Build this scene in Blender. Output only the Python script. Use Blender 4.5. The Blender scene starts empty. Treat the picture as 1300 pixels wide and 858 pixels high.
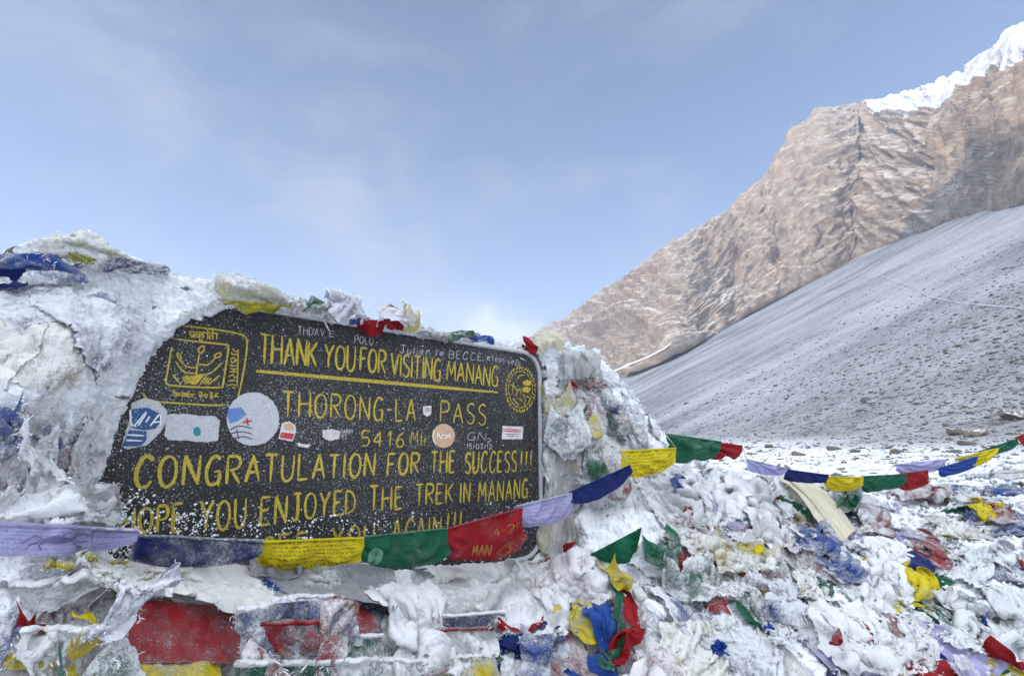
import bpy, bmesh, math, random
import numpy as np
from mathutils import Vector

R = math.radians
rng = np.random.default_rng(7)
random.seed(7)
scene = bpy.context.scene
COL = scene.collection

# ------------------------------------------------------------------ camera, sky, sun, exposure
PITCH = R(11.4)
CAM = np.array([0.0, 0.0, 0.7])
cam_d = bpy.data.cameras.new("camera")
cam_d.lens = 18.0
cam_d.sensor_width = 36.0
cam_d.clip_start = 0.02
cam_d.clip_end = 20000
cam = bpy.data.objects.new("camera", cam_d)
COL.objects.link(cam)
cam.location = CAM
cam.rotation_euler = (R(90) + PITCH, 0, 0)
scene.camera = cam
scene.view_settings.view_transform = 'Standard'
scene.view_settings.look = 'None'
scene.view_settings.gamma = 1
scene.view_settings.exposure = 1.14
scene.cycles.use_denoising = True
scene.cycles.max_bounces = 6
scene.cycles.diffuse_bounces = 4
scene.cycles.volume_bounces = 1
scene.cycles.volume_step_rate = 4

SUN_AZ = R(-125)     # clockwise from +Y (straight ahead) : to the left and behind the camera
SUN_EL = R(16)
SUN_DIR = Vector((math.sin(SUN_AZ) * math.cos(SUN_EL), math.cos(SUN_AZ) * math.cos(SUN_EL), math.sin(SUN_EL)))
sun_d = bpy.data.lights.new("sun", 'SUN')
sun_d.energy = 2.4
sun_d.angle = R(0.5)
sun_d.color = (1.0, 0.86, 0.70)
sun = bpy.data.objects.new("sun", sun_d)
COL.objects.link(sun)
sun.rotation_euler = SUN_DIR.to_track_quat('Z', 'Y').to_euler()

world = bpy.data.worlds.new("World")
scene.world = world
world.use_nodes = True
nt = world.node_tree
nt.nodes.clear()


def N(nt, typ, **kw):
    n = nt.nodes.new(typ)
    for k, v in kw.items():
        if k.startswith('i_'):
            n.inputs[k[2:].replace('_', ' ')].default_value = v
        else:
            setattr(n, k, v)
    return n


def link(nt, a, ao, b, bi):
    nt.links.new(a.outputs[ao], b.inputs[bi])


def math_node(nt, op, a, b=None, c=None, clamp=False):
    n = nt.nodes.new('ShaderNodeMath')
    n.operation = op
    n.use_clamp = clamp
    for i, v in enumerate((a, b, c)):
        if v is None:
            continue
        if isinstance(v, (int, float)):
            n.inputs[i].default_value = v
        else:
            nt.links.new(v, n.inputs[i])
    return n.outputs[0]


def mix_col(nt, fac, a, b, blend='MIX'):
    n = nt.nodes.new('ShaderNodeMix')
    n.data_type = 'RGBA'
    n.blend_type = blend
    for sock, v in ((n.inputs['Factor'], fac), (n.inputs[6], a), (n.inputs[7], b)):
        if isinstance(v, (int, float)):
            sock.default_value = v
        elif isinstance(v, tuple):
            sock.default_value = v if len(v) == 4 else (*v, 1)
        else:
            nt.links.new(v, sock)
    return n.outputs[2]


def ramp(nt, fac, lo, hi):
    n = nt.nodes.new('ShaderNodeMapRange')
    n.interpolation_type = 'SMOOTHSTEP'
    n.inputs['From Min'].default_value = lo
    n.inputs['From Max'].default_value = hi
    nt.links.new(fac, n.inputs['Value'])
    return n.outputs['Result']


def noise_node(nt, vec, scale, detail=4, rough=0.55, distort=0.0):
    n = nt.nodes.new('ShaderNodeTexNoise')
    n.inputs['Scale'].default_value = scale
    n.inputs['Detail'].default_value = detail
    n.inputs['Roughness'].default_value = rough
    n.inputs['Distortion'].default_value = distort
    if vec is not None:
        nt.links.new(vec, n.inputs['Vector'])
    return n.outputs['Fac']


sky = N(nt, 'ShaderNodeTexSky')
sky.sky_type = 'NISHITA'
sky.sun_disc = False
sky.sun_elevation = SUN_EL
sky.sun_rotation = SUN_AZ
sky.altitude = 5400
sky.air_density = 1.0
sky.dust_density = 1.0
sky.ozone_density = 1.0
bg_sky = N(nt, 'ShaderNodeBackground')
bg_sky.inputs['Strength'].default_value = 0.098
tc = N(nt, 'ShaderNodeTexCoord')
sep = N(nt, 'ShaderNodeSeparateXYZ')
link(nt, tc, 'Generated', sep, 0)
# thin veil of cloud: wisps by noise, heavier low over the horizon; overhead / behind, unseen bright cloud added to light the foreground
mp = N(nt, 'ShaderNodeMapping')
mp.inputs['Scale'].default_value = (1.0, 1.0, 1.7)
mp.inputs['Rotation'].default_value = (0, R(24), R(10))
link(nt, tc, 'Generated', mp, 0)
wisp = noise_node(nt, mp.outputs[0], 1.9, 5, 0.55, 0.4)
wisp2 = noise_node(nt, mp.outputs[0], 5.0, 6, 0.55, 0.5)
wsum = math_node(nt, 'ADD', math_node(nt, 'MULTIPLY', wisp, 0.66), math_node(nt, 'MULTIPLY', wisp2, 0.34))
back = ramp(nt, math_node(nt, 'ADD', math_node(nt, 'MULTIPLY', sep.outputs['Y'], -1.0), math_node(nt, 'MULTIPLY', sep.outputs['Z'], 0.25)), -0.25, 0.55)
over = ramp(nt, sep.outputs['Z'], 0.74, 0.97)
low = ramp(nt, sep.outputs['Z'], 0.20, 0.02)
dens = math_node(nt, 'ADD', wsum, math_node(nt, 'ADD', math_node(nt, 'MAXIMUM', math_node(nt, 'MULTIPLY', back, 0.55), math_node(nt, 'MULTIPLY', over, 0.6)), math_node(nt, 'MULTIPLY', low, 0.16)))
veil = ramp(nt, dens, 0.45, 0.78)
bg_cloud = N(nt, 'ShaderNodeBackground')
nt.links.new(mix_col(nt, math_node(nt, 'MAXIMUM', back, over), (0.84, 0.87, 1.0), (0.89, 0.94, 1.0)), bg_cloud.inputs['Color'])
glow_in = math_node(nt, 'ADD', 0.25, math_node(nt, 'MAXIMUM', math_node(nt, 'MULTIPLY', back, 0.85), math_node(nt, 'MULTIPLY', over, 1.5)))
link(nt, sky, 0, bg_sky, 'Color')
# a bank of bright cloud low ahead, beyond the pass
dist = nt.nodes.new('ShaderNodeVectorMath')
dist.operation = 'DISTANCE'
mpb = N(nt, 'ShaderNodeMapping')
mpb.inputs['Scale'].default_value = (1.0, 1.0, 2.6)
link(nt, tc, 'Generated', mpb, 0)
nt.links.new(mpb.outputs[0], dist.inputs[0])
dist.inputs[1].default_value = (-0.03, 0.97, 0.20 * 2.6)
bank = ramp(nt, math_node(nt, 'ADD', dist.outputs['Value'], math_node(nt, 'MULTIPLY_ADD', wisp2, 0.7, -0.35)), 0.25, 0.02)
veil = math_node(nt, 'MAXIMUM', veil, math_node(nt, 'MULTIPLY', bank, 0.9))
nt.links.new(math_node(nt, 'MULTIPLY_ADD', bank, 0.30, glow_in), bg_cloud.inputs['Strength'])
mixs = N(nt, 'ShaderNodeMixShader')
nt.links.new(veil, mixs.inputs[0])
link(nt, bg_sky, 0, mixs, 1)
link(nt, bg_cloud, 0, mixs, 2)
wo = N(nt, 'ShaderNodeOutputWorld')
link(nt, mixs, 0, wo, 'Surface')

# ------------------------------------------------------------------ numeric helpers
CP, SP = math.cos(PITCH), math.sin(PITCH)
AX = np.array([1.0, 0, 0])
AF = np.array([0, CP, SP])
AU = np.array([0, -SP, CP])


def ray(px, py):
    px = np.asarray(px, float)
    py = np.asarray(py, float)
    return ((px - 650) / 650)[..., None] * AX + AF + ((429 - py) / 650)[..., None] * AU


def at(px, py, depth):
    """point of the place seen at photograph pixel (px,py), `depth` metres ahead"""
    return CAM + ray(px, py) * np.asarray(depth, float)[..., None]


def to_px(P):
    q = P - CAM
    f = q @ AF
    fs = np.where(f > 0.02, f, 0.02)
    return 650 + 650 * (q @ AX) / fs, 429 - 650 * (q @ AU) / fs, f


def _hash(ix, iy, iz, seed):
    h = (ix * 374761393 + iy * 668265263 + iz * 2147483647 + seed * 1274126177) & 0xFFFFFFFF
    h = ((h ^ (h >> 13)) * 1274126177) & 0xFFFFFFFF
    h = (h ^ (h >> 16)) * 2246822519 & 0xFFFFFFFF
    h = h ^ (h >> 15)
    return (h & 0xFFFF).astype(np.float32) / 32767.5 - 1.0


def vnoise(P, seed=0):
    P = np.asarray(P, np.float64)
    sh = P.shape[:-1]
    P = P.reshape(-1, 3)
    I = np.floor(P).astype(np.int64)
    f = (P - I).astype(np.float32)
    u = f * f * f * (f * (f * 6 - 15) + 10)
    r = 0
    for dx in (0, 1):
        wx = u[:, 0] if dx else 1 - u[:, 0]
        for dy in (0, 1):
            wy = u[:, 1] if dy else 1 - u[:, 1]
            for dz in (0, 1):
                wz = u[:, 2] if dz else 1 - u[:, 2]
                r = r + wx * wy * wz * _hash(I[:, 0] + dx, I[:, 1] + dy, I[:, 2] + dz, seed)
    return r.reshape(sh)


def fbm(P, octaves=4, gain=0.5, lac=2.03, seed=0, ridged=False):
    P = np.asarray(P, float)
    a, s, t = 1.0, 0, 0
    for o in range(octaves):
        n = vnoise(P + 17.3 * o, seed + o)
        if ridged:
            n = 1 - 2 * np.abs(n)
        s = s + a * n
        t += a
        a *= gain
        P = P * lac
    return s / t


def billow(P, octaves=3, seed=0):
    P = np.asarray(P, float)
    a, s, t = 1.0, 0, 0
    for o in range(octaves):
        s = s + a * np.abs(vnoise(P + 11.1 * o, seed + o))
        t += a
        a *= 0.5
        P = P * 2.1
    return s / t


def sstep(x, a, b):
    t = np.clip((x - a) / (b - a), 0, 1)
    return t * t * (3 - 2 * t)


def grid_normals(P):
    du = np.gradient(P, axis=-3)
    dv = np.gradient(P, axis=-2)
    n = np.cross(du, dv)
    return n / np.maximum(np.linalg.norm(n, axis=-1, keepdims=True), 1e-9)


def mesh_from(verts, faces, smooth=True):
    me = bpy.data.meshes.new("mesh")
    me.from_pydata([tuple(v) for v in verts], [], faces)
    if smooth:
        me.polygons.foreach_set('use_smooth', np.ones(len(me.polygons), bool))
    me.update()
    return me


def grid_mesh(P, attrs=None, flip=False, uv=True):
    n, m = P.shape[:2]
    me = bpy.data.meshes.new("mesh")
    idx = np.arange(n * m).reshape(n, m)
    q = np.stack([idx[:-1, :-1], idx[1:, :-1], idx[1:, 1:], idx[:-1, 1:]], -1).reshape(-1, 4)
    if flip:
        q = q[:, ::-1]
    nf = len(q)
    me.vertices.add(n * m)
    me.vertices.foreach_set('co', np.ascontiguousarray(P, np.float32).ravel())
    me.loops.add(nf * 4)
    me.loops.foreach_set('vertex_index', np.ascontiguousarray(q, np.int32).ravel())
    me.polygons.add(nf)
    me.polygons.foreach_set('loop_start', np.arange(0, nf * 4, 4, dtype=np.int32))
    me.polygons.foreach_set('loop_total', np.full(nf, 4, np.int32))
    me.polygons.foreach_set('use_smooth', np.ones(nf, bool))
    if uv:
        U, V = np.meshgrid(np.linspace(0, 1, n), np.linspace(0, 1, m), indexing='ij')
        uvl = me.uv_layers.new(name='UVMap')
        co = np.stack([U.ravel()[q.ravel()], V.ravel()[q.ravel()]], -1).astype(np.float32)
        uvl.data.foreach_set('uv', co.ravel())
    for k, v in (attrs or {}).items():
        if k == 'cloth_col':
            a = me.attributes.new(k, 'FLOAT_COLOR', 'POINT')
            a.data.foreach_set('color', np.tile(np.array([*v, 1.0], np.float32), n * m))
            continue
        a = me.attributes.new(k, 'FLOAT', 'POINT')
        a.data.foreach_set('value', np.ascontiguousarray(v, np.float32).ravel())
    me.update()
    me.validate()
    return me


def put(name, me, mat=None, parent=None, label=None, cat=None, group=None, kind=None, recentre=False):
    o = bpy.data.objects.new(name, me)
    COL.objects.link(o)
    if me is not None and mat is not None:
        me.materials.clear()
        me.materials.append(mat)
    if recentre and me is not None:
        co = np.empty(len(me.vertices) * 3, np.float32)
        me.vertices.foreach_get('co', co)
        c = co.reshape(-1, 3).mean(0)
        me.vertices.foreach_set('co', (co.reshape(-1, 3) - c).ravel())
        me.update()
        o.location = c
    if parent is not None:
        o.parent = parent
    for k, v in (('label', label), ('category', cat), ('group', group), ('kind', kind)):
        if v:
            o[k] = v
    return o


def empty(name, loc, label, cat, group=None):
    o = bpy.data.objects.new(name, None)
    COL.objects.link(o)
    o.location = loc
    o.empty_display_size = 0.1
    o['label'] = label
    o['category'] = cat
    if group:
        o['group'] = group
    return o


# ------------------------------------------------------------------ materials
def new_mat(name):
    m = bpy.data.materials.new(name)
    m.use_nodes = True
    nt = m.node_tree
    nt.nodes.clear()
    out = nt.nodes.new('ShaderNodeOutputMaterial')
    b = nt.nodes.new('ShaderNodeBsdfPrincipled')
    nt.links.new(b.outputs[0], out.inputs[0])
    return m, nt, b, out


def plain(name, col, rough=0.7, metal=0.0, var=0.15, scale=30.0, bump=0.0):
    m, nt, b, out = new_mat(name)
    tc = nt.nodes.new('ShaderNodeTexCoord')
    f = noise_node(nt, tc.outputs['Object'], scale, 4)
    c = mix_col(nt, f, tuple(x * (1 - var) for x in col), tuple(min(1, x * (1 + var)) for x in col))
    nt.links.new(c, b.inputs['Base Color'])
    b.inputs['Roughness'].default_value = rough
    b.inputs['Metallic'].default_value = metal
    if bump:
        bp = nt.nodes.new('ShaderNodeBump')
        bp.inputs['Strength'].default_value = bump
        bp.inputs['Distance'].default_value = 0.003
        nt.links.new(f, bp.inputs['Height'])
        nt.links.new(bp.outputs[0], b.inputs['Normal'])
    return m


def snow_bump(nt, b, coord, dist=0.004, s1=90, s2=380, strength=0.9):
    a = noise_node(nt, coord, s1, 4, 0.65)
    c = noise_node(nt, coord, s2, 3, 0.6)
    h = math_node(nt, 'ADD', a, math_node(nt, 'MULTIPLY', c, 0.35))
    bp = nt.nodes.new('ShaderNodeBump')
    bp.inputs['Strength'].default_value = strength
    bp.inputs['Distance'].default_value = dist
    nt.links.new(h, bp.inputs['Height'])
    nt.links.new(bp.outputs[0], b.inputs['Normal'])
    return a, c


SNOW = (0.86, 0.88, 0.90)


def frosted_cloth():
    """one cloth material: colour from the object, rime where the mesh's 'frost' attribute says"""
    m, nt, b, out = new_mat("frosted_cloth")
    geo = nt.nodes.new('ShaderNodeNewGeometry')
    pos = geo.outputs['Position']
    oi = nt.nodes.new('ShaderNodeObjectInfo')
    cc = nt.nodes.new('ShaderNodeAttribute')
    cc.attribute_name = 'cloth_col'
    fr = nt.nodes.new('ShaderNodeAttribute')
    fr.attribute_name = 'frost'
    ra = noise_node(nt, pos, 160, 4, 0.7)
    rb = noise_node(nt, pos, 520, 3, 0.65)
    rime = math_node(nt, 'ADD', fr.outputs['Fac'], math_node(nt, 'ADD', math_node(nt, 'MULTIPLY_ADD', ra, 0.9, -0.45), math_node(nt, 'MULTIPLY_ADD', rb, 0.9, -0.45)))
    mask = ramp(nt, rime, 0.30, 0.66)
    # cloth: weave, fading, dark block print where the object asks for it
    uv = nt.nodes.new('ShaderNodeUVMap')
    fade = noise_node(nt, pos, 22, 5, 0.6)
    col = mix_col(nt, math_node(nt, 'MULTIPLY', fade, 0.55), cc.outputs['Color'], mix_col(nt, 0.5, cc.outputs['Color'], (0.0, 0.0, 0.0), 'MIX'))
    pr = nt.nodes.new('ShaderNodeAttribute')
    pr.attribute_type = 'OBJECT'
    pr.attribute_name = 'print_ink'
    sx = nt.nodes.new('ShaderNodeSeparateXYZ')
    nt.links.new(uv.outputs[0], sx.inputs[0])
    rows = math_node(nt, 'FRACT', math_node(nt, 'MULTIPLY', sx.outputs['Y'], 7.0))
    rowm = math_node(nt, 'MULTIPLY', ramp(nt, rows, 0.20, 0.30), ramp(nt, rows, 0.80, 0.70))
    mpv = nt.nodes.new('ShaderNodeMapping')
    mpv.inputs['Scale'].default_value = (46, 22, 1)
    nt.links.new(uv.outputs[0], mpv.inputs[0])
    txt = ramp(nt, noise_node(nt, mpv.outputs[0], 1.0, 4, 0.7), 0.50, 0.56)
    mar = math_node(nt, 'MULTIPLY', ramp(nt, sx.outputs['X'], 0.08, 0.10), ramp(nt, sx.outputs['X'], 0.93, 0.91))
    ink = math_node(nt, 'MULTIPLY', math_node(nt, 'MULTIPLY', rowm, txt), math_node(nt, 'MULTIPLY', mar, pr.outputs['Fac']))
    col = mix_col(nt, ink, col, (0.03, 0.03, 0.02))
    # thin frost film lightens the cloth before the thick rime covers it
    film = math_node(nt, 'MULTIPLY', ramp(nt, math_node(nt, 'ADD', fr.outputs['Fac'], math_node(nt, 'MULTIPLY_ADD', fade, 0.5, -0.25)), 0.10, 1.0), 0.40)
    col = mix_col(nt, film, col, (0.80, 0.82, 0.83))
    col = mix_col(nt, mask, col, mix_col(nt, 0.09, SNOW, cc.outputs['Color']))
    nt.links.new(col, b.inputs['Base Color'])
    b.inputs['Roughness'].default_value = 0.75
    b.inputs['Specular IOR Level'].default_value = 0.25
    h = math_node(nt, 'ADD', math_node(nt, 'MULTIPLY', ra, mask), math_node(nt, 'MULTIPLY', math_node(nt, 'MULTIPLY', rb, mask), 0.5))
    mpc = nt.nodes.new('ShaderNodeMapping')
    mpc.inputs['Scale'].default_value = (14, 5, 1)
    mpc.inputs['Rotation'].default_value = (0, 0, 0.5)
    nt.links.new(uv.outputs[0], mpc.inputs[0])
    oadd = nt.nodes.new('ShaderNodeVectorMath')
    nt.links.new(mpc.outputs[0], oadd.inputs[0])
    nt.links.new(oi.outputs['Random'], oadd.inputs[1])
    crease = noise_node(nt, oadd.outputs[0], 1.0, 5, 0.6, 1.2)
    h = math_node(nt, 'ADD', h, math_node(nt, 'MULTIPLY', crease, 1.1))
    bp = nt.nodes.new('ShaderNodeBump')
    bp.inputs['Strength'].default_value = 0.9
    bp.inputs['Distance'].default_value = 0.004
    nt.links.new(h, bp.inputs['Height'])
    nt.links.new(bp.outputs[0], b.inputs['Normal'])
    tr = nt.nodes.new('ShaderNodeBsdfTranslucent')
    nt.links.new(col, tr.inputs['Color'])
    mx = nt.nodes.new('ShaderNodeMixShader')
    mx.inputs[0].default_value = 0.18
    nt.links.new(b.outputs[0], mx.inputs[1])
    nt.links.new(tr.outputs[0], mx.inputs[2])
    nt.links.new(mx.outputs[0], out.inputs[0])
    return m


def snow_crust_mat(name, grime=0.0):
    m, nt, b, out = new_mat(name)
    geo = nt.nodes.new('ShaderNodeNewGeometry')
    pos = geo.outputs['Position']
    a, c = snow_bump(nt, b, pos, 0.006, 70, 300)
    d = nt.nodes.new('ShaderNodeAttribute')
    d.attribute_name = 'bare'
    big = noise_node(nt, pos, 9, 4, 0.6)
    base = mix_col(nt, ramp(nt, big, 0.35, 0.7), SNOW, (0.78, 0.81, 0.84))
    mask = ramp(nt, math_node(nt, 'ADD', d.outputs['Fac'], math_node(nt, 'MULTIPLY_ADD', a, 0.8, -0.4)), 0.5, 0.75)
    stone = mix_col(nt, c, (0.10, 0.10, 0.11), (0.28, 0.26, 0.23))  # bare stone tone, also painted in for the shade of crevices
    nt.links.new(mix_col(nt, mask, base, stone), b.inputs['Base Color'])
    b.inputs['Roughness'].default_value = 0.65
    b.inputs['Specular IOR Level'].default_value = 0.3
    return m


CLOTH = frosted_cloth()
CRUST = snow_crust_mat("rime_crust")
RIME = plain("rime", SNOW, 0.6, 0, 0.04, 80, 0.5)

# ------------------------------------------------------------------ the sign's plane
S0 = np.array([-0.692, 0.900, 0.0])
SD = np.array([0.726, 0.688, 0.0])
SD /= np.linalg.norm(SD)
SN = np.array([SD[1], -SD[0], 0.0])          # towards the camera


def plane_depth(px, py, w=0.0):
    r = ray(px, py)
    return ((S0 + SN * w - CAM) @ SN) / (r @ SN)


def sign_uz(px, py):
    P = at(px, py, plane_depth(px, py))
    return (P - S0) @ SD, P[..., 2]


def sign_xyz(u, z, w=0.0):
    return S0 + np.asarray(u)[..., None] * SD + np.asarray(w, float)[..., None] * SN + np.asarray(z)[..., None] * np.array([0, 0, 1.0])

# ------------------------------------------------------------------ terrain (one sheet to the horizon)
SA, SB, SC = 0.50, 0.06, 6.0     # scree plane z = SA x + SB y - SC


def terrain_z(x, y, detail=True):
    flat = -0.02 + 0.30 * sstep(y, 1.5, 5.0) + 0.030 * np.clip(x, -40, 200) * sstep(y, 2, 8) + 0.004 * np.clip(y, 0, 100)
    flat = flat - 0.02 * np.maximum(-x - 5, 0) - 0.01 * np.maximum(-y - 20, 0)
    s = SA * x + SB * np.clip(y, -400, 1500) - SC
    k = 0.7
    z = np.logaddexp(flat / k, s / k) * k
    # far crest of the slope, out of the picture to the right and behind, its height tuned for shade
    cap = 78.0
    z = np.where(z > cap - 16, cap - 16 + 16 * (1 - np.exp(-np.maximum(z - cap + 16, 0) / 16)), z)
    if detail:
        P = np.stack([x, y, 0 * x], -1)
        r = np.hypot(x, y)
        z = z + 0.05 * fbm(P * 0.9, 3, seed=3) * sstep(r, 3, 8) + 0.35 * fbm(P * 0.13, 4, seed=5) * sstep(r, 10, 40) + 1.8 * fbm(P * 0.024, 4, seed=9) * sstep(r, 40, 150)
    return z


NA, NR = 700, 420
az = np.concatenate([np.linspace(-180, -60, 60, endpoint=False), np.linspace(-60, 62, NA - 120, endpoint=False), np.linspace(62, 180, 60)])
rad = 0.25 * (700 / 0.25) ** (np.linspace(0, 1, NR))
A, RR = np.meshgrid(np.radians(az), rad, indexing='ij')
TX, TY = RR * np.sin(A), RR * np.cos(A)
TP = np.stack([TX, TY, terrain_z(TX, TY)], -1)
slope_w = sstep(SA * TX + SB * TY - SC + 2.0 + 1.2 * fbm(np.stack([TX, TY, 0 * TX], -1) * 0.15, 4, seed=21), -1.2, 2.0)


def terrain_mat():
    m, nt, b, out = new_mat("snow_dusted_scree")
    geo = nt.nodes.new('ShaderNodeNewGeometry')
    pos = geo.outputs['Position']
    sl = nt.nodes.new('ShaderNodeAttribute')
    sl.attribute_name = 'slope'
    # rock fragments at several sizes, dusted over with snow
    v = []
    for sc, lo, hi in ((5.5, 0.30, 0.16), (1.6, 0.32, 0.18), (0.9, 0.26, 0.13)):
        n = nt.nodes.new('ShaderNodeTexVoronoi')
        n.feature = 'F1'
        n.inputs['Scale'].default_value = sc
        n.inputs['Randomness'].default_value = 1.0
        nt.links.new(pos, n.inputs['Vector'])
        sel = nt.nodes.new('ShaderNodeSeparateColor')
        nt.links.new(n.outputs['Color'], sel.inputs[0])
        keep = ramp(nt, sel.outputs[0], 0.45, 0.6)
        v.append(math_node(nt, 'MULTIPLY', ramp(nt, n.outputs['Distance'], hi * 1.6, hi * 1.1), keep))
    st = math_node(nt, 'MAXIMUM', v[0], math_node(nt, 'MAXIMUM', v[1], v[2]))
    patch = noise_node(nt, pos, 0.08, 6, 0.62)
    # streaks down the fall line (across y)
    mp = nt.nodes.new('ShaderNodeMapping')
    mp.inputs['Scale'].default_value = (0.028, 0.25, 0.028)
    mp.inputs['Rotation'].default_value = (0, 0, R(12))
    nt.links.new(pos, mp.inputs[0])
    streak = noise_node(nt, mp.outputs[0], 1.0, 6, 0.62)
    gravel = noise_node(nt, pos, 3.0, 6, 0.75)
    cover = math_node(nt, 'ADD', math_node(nt, 'MULTIPLY', patch, 0.5), math_node(nt, 'MULTIPLY', streak, 0.5))
    dust = ramp(nt, math_node(nt, 'ADD', cover, math_node(nt, 'MULTIPLY_ADD', gravel, 0.5, -0.25)), 0.34, 0.66)
    grey = mix_col(nt, dust, (0.20, 0.20, 0.21), (0.47, 0.475, 0.495))
    amount = math_node(nt, 'MULTIPLY', st, ramp(nt, cover, 0.66, 0.40))
    scree = mix_col(nt, amount, grey, (0.13, 0.127, 0.13))
    fl = mix_col(nt, math_node(nt, 'MULTIPLY', st, ramp(nt, gravel, 0.46, 0.60)), mix_col(nt, ramp(nt, gravel, 0.45, 0.7), SNOW, (0.55, 0.56, 0.58)), (0.17, 0.16, 0.15))
    c = mix_col(nt, sl.outputs['Fac'], fl, scree)
    nt.links.new(c, b.inputs['Base Color'])
    b.inputs['Roughness'].default_value = 0.85
    b.inputs['Specular IOR Level'].default_value = 0.1
    bp = nt.nodes.new('ShaderNodeBump')
    bp.inputs['Strength'].default_value = 0.7
    bp.inputs['Distance'].default_value = 0.15
    nt.links.new(math_node(nt, 'ADD', st, gravel), bp.inputs['Height'])
    nt.links.new(bp.outputs[0], b.inputs['Normal'])
    return m


put('ground', grid_mesh(TP, {'slope': slope_w}, flip=True, uv=False), terrain_mat(), kind='structure')

# ------------------------------------------------------------------ the mountain above the scree
mc = np.array([
    # px, crest_py, base_py, crest set back (m)
    (520, 560, 600, 160), (600, 488, 560, 160), (690, 425, 512, 160), (760, 380, 484, 160), (850, 320, 452, 160), (930, 265, 405, 150),
    (985, 215, 376, 140), (1005, 172, 365, 130), (1040, 142, 348, 125), (1090, 139, 320, 115), (1150, 120, 296, 110),
    (1230, 92, 270, 110), (1300, 44, 256, 110), (1400, -20, 220, 110), (1600, -140, 160, 110), (1800, -240, 100, 110)], float)
MS, MT = 760, 330
sx = np.linspace(520, 1600, MS)
crest_py = np.interp(sx, mc[:, 0], mc[:, 1])
base_py = np.interp(sx, mc[:, 0], mc[:, 2])
back_m = np.interp(sx, mc[:, 0], mc[:, 3])


def scree_depth(px, py, cap):
    r = ray(px, py)
    den = r[..., 2] - SA * r[..., 0] - SB * r[..., 1]
    d = (SA * CAM[0] + SB * CAM[1] - SC - CAM[2]) / np.where(np.abs(den) < 1e-6, -1e-6, den)
    return np.where((d > 0) & (d < cap), d, cap)


bd = scree_depth(sx, base_py + 6, 520.0)
kk = np.hanning(61)
kk /= kk.sum()
bd = np.convolve(np.pad(bd, 30, 'edge'), kk, 'valid')
B = at(sx, base_py + 10, bd)
K = at(sx, crest_py, bd + 0.46 * back_m * (0.5 + bd / 370))
t = np.linspace(0, 1, MT)
prof = t[None, :] + 0 * sx[:, None]
M = B[:, None] * (1 - prof[..., None]) + K[:, None] * prof[..., None]
nrm = grid_normals(M)
nrm = np.where((nrm @ np.array([-0.5, -0.8, 0.3]))[..., None] < 0, -nrm, nrm)
scale = np.clip(bd / 420, 0.25, 1.0)[:, None]
env = np.sin(np.clip(t, 0, 1) * math.pi)[None, :] ** 0.5
q = M / scale[..., None] * np.array([1, 1, 0.8])
rib = fbm(q * np.array([1, 1, 0.28]) * 0.055, 4, 0.55, seed=33, ridged=True)
disp = 9 * np.sign(rib) * np.abs(rib) ** 0.7 + 13 * fbm(q * 0.011, 4, 0.5, seed=31, ridged=True) + 7 * fbm(q * np.array([1, 1, 0.45]) * 0.035, 4, 0.5, seed=41, ridged=True) + 2.4 * fbm(q * np.array([1, 1, 0.5]) * 0.10, 4, 0.6, seed=51, ridged=True) + 1.6 * fbm(q * 0.3, 3, 0.6, seed=55)
# beds of rock dipping to the left : ledges
bed = (M[..., 2] + 0.30 * M[..., 0] + 6 * fbm(q * 0.012, 3, seed=61)) / scale
ledge = ((bed / 17.0) % 1.0)
disp = disp + 3.0 * sstep(prof, 0.45, 0.75) * (sstep(ledge, 0.0, 0.75) - sstep(ledge, 0.8, 1.0)) * (0.4 + 0.6 * (fbm(q * 0.02, 2, seed=71) > -0.1))
Mf = M + nrm * (disp * scale * (0.25 + 0.75 * env))[..., None]
# jagged skyline
Mf[..., 2] += (np.abs(fbm(q * 0.06, 4, 0.6, seed=81)) * 9 * scale) * (t[None, :] ** 6)
# the far side
back_rows = []
last = Mf[:, -1]
for dy, dz in ((10, -5), (35, -32), (100, -120), (190, -240)):
    back_rows.append(last + np.stack([0.2 * dy + 0 * sx, dy + 0 * sx, dz + 0 * sx], -1))
MM = np.concatenate([Mf, np.stack(back_rows, 1)], 1)
pxm, pym, _ = to_px(MM)
tt = np.concatenate([prof, np.ones((MS, 4))], 1)
snowcap = sstep(pxm, 1075, 1110)
thick = np.interp(pxm, [1080, 1100, 1150, 1230, 1300, 1500], [0.03, 0.10, 0.22, 0.24, 0.30, 0.36])
snow = snowcap * sstep(tt + 0.16 * fbm(MM * 0.05, 5, 0.6, seed=91), 1 - thick, 1 - thick + 0.05)


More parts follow.
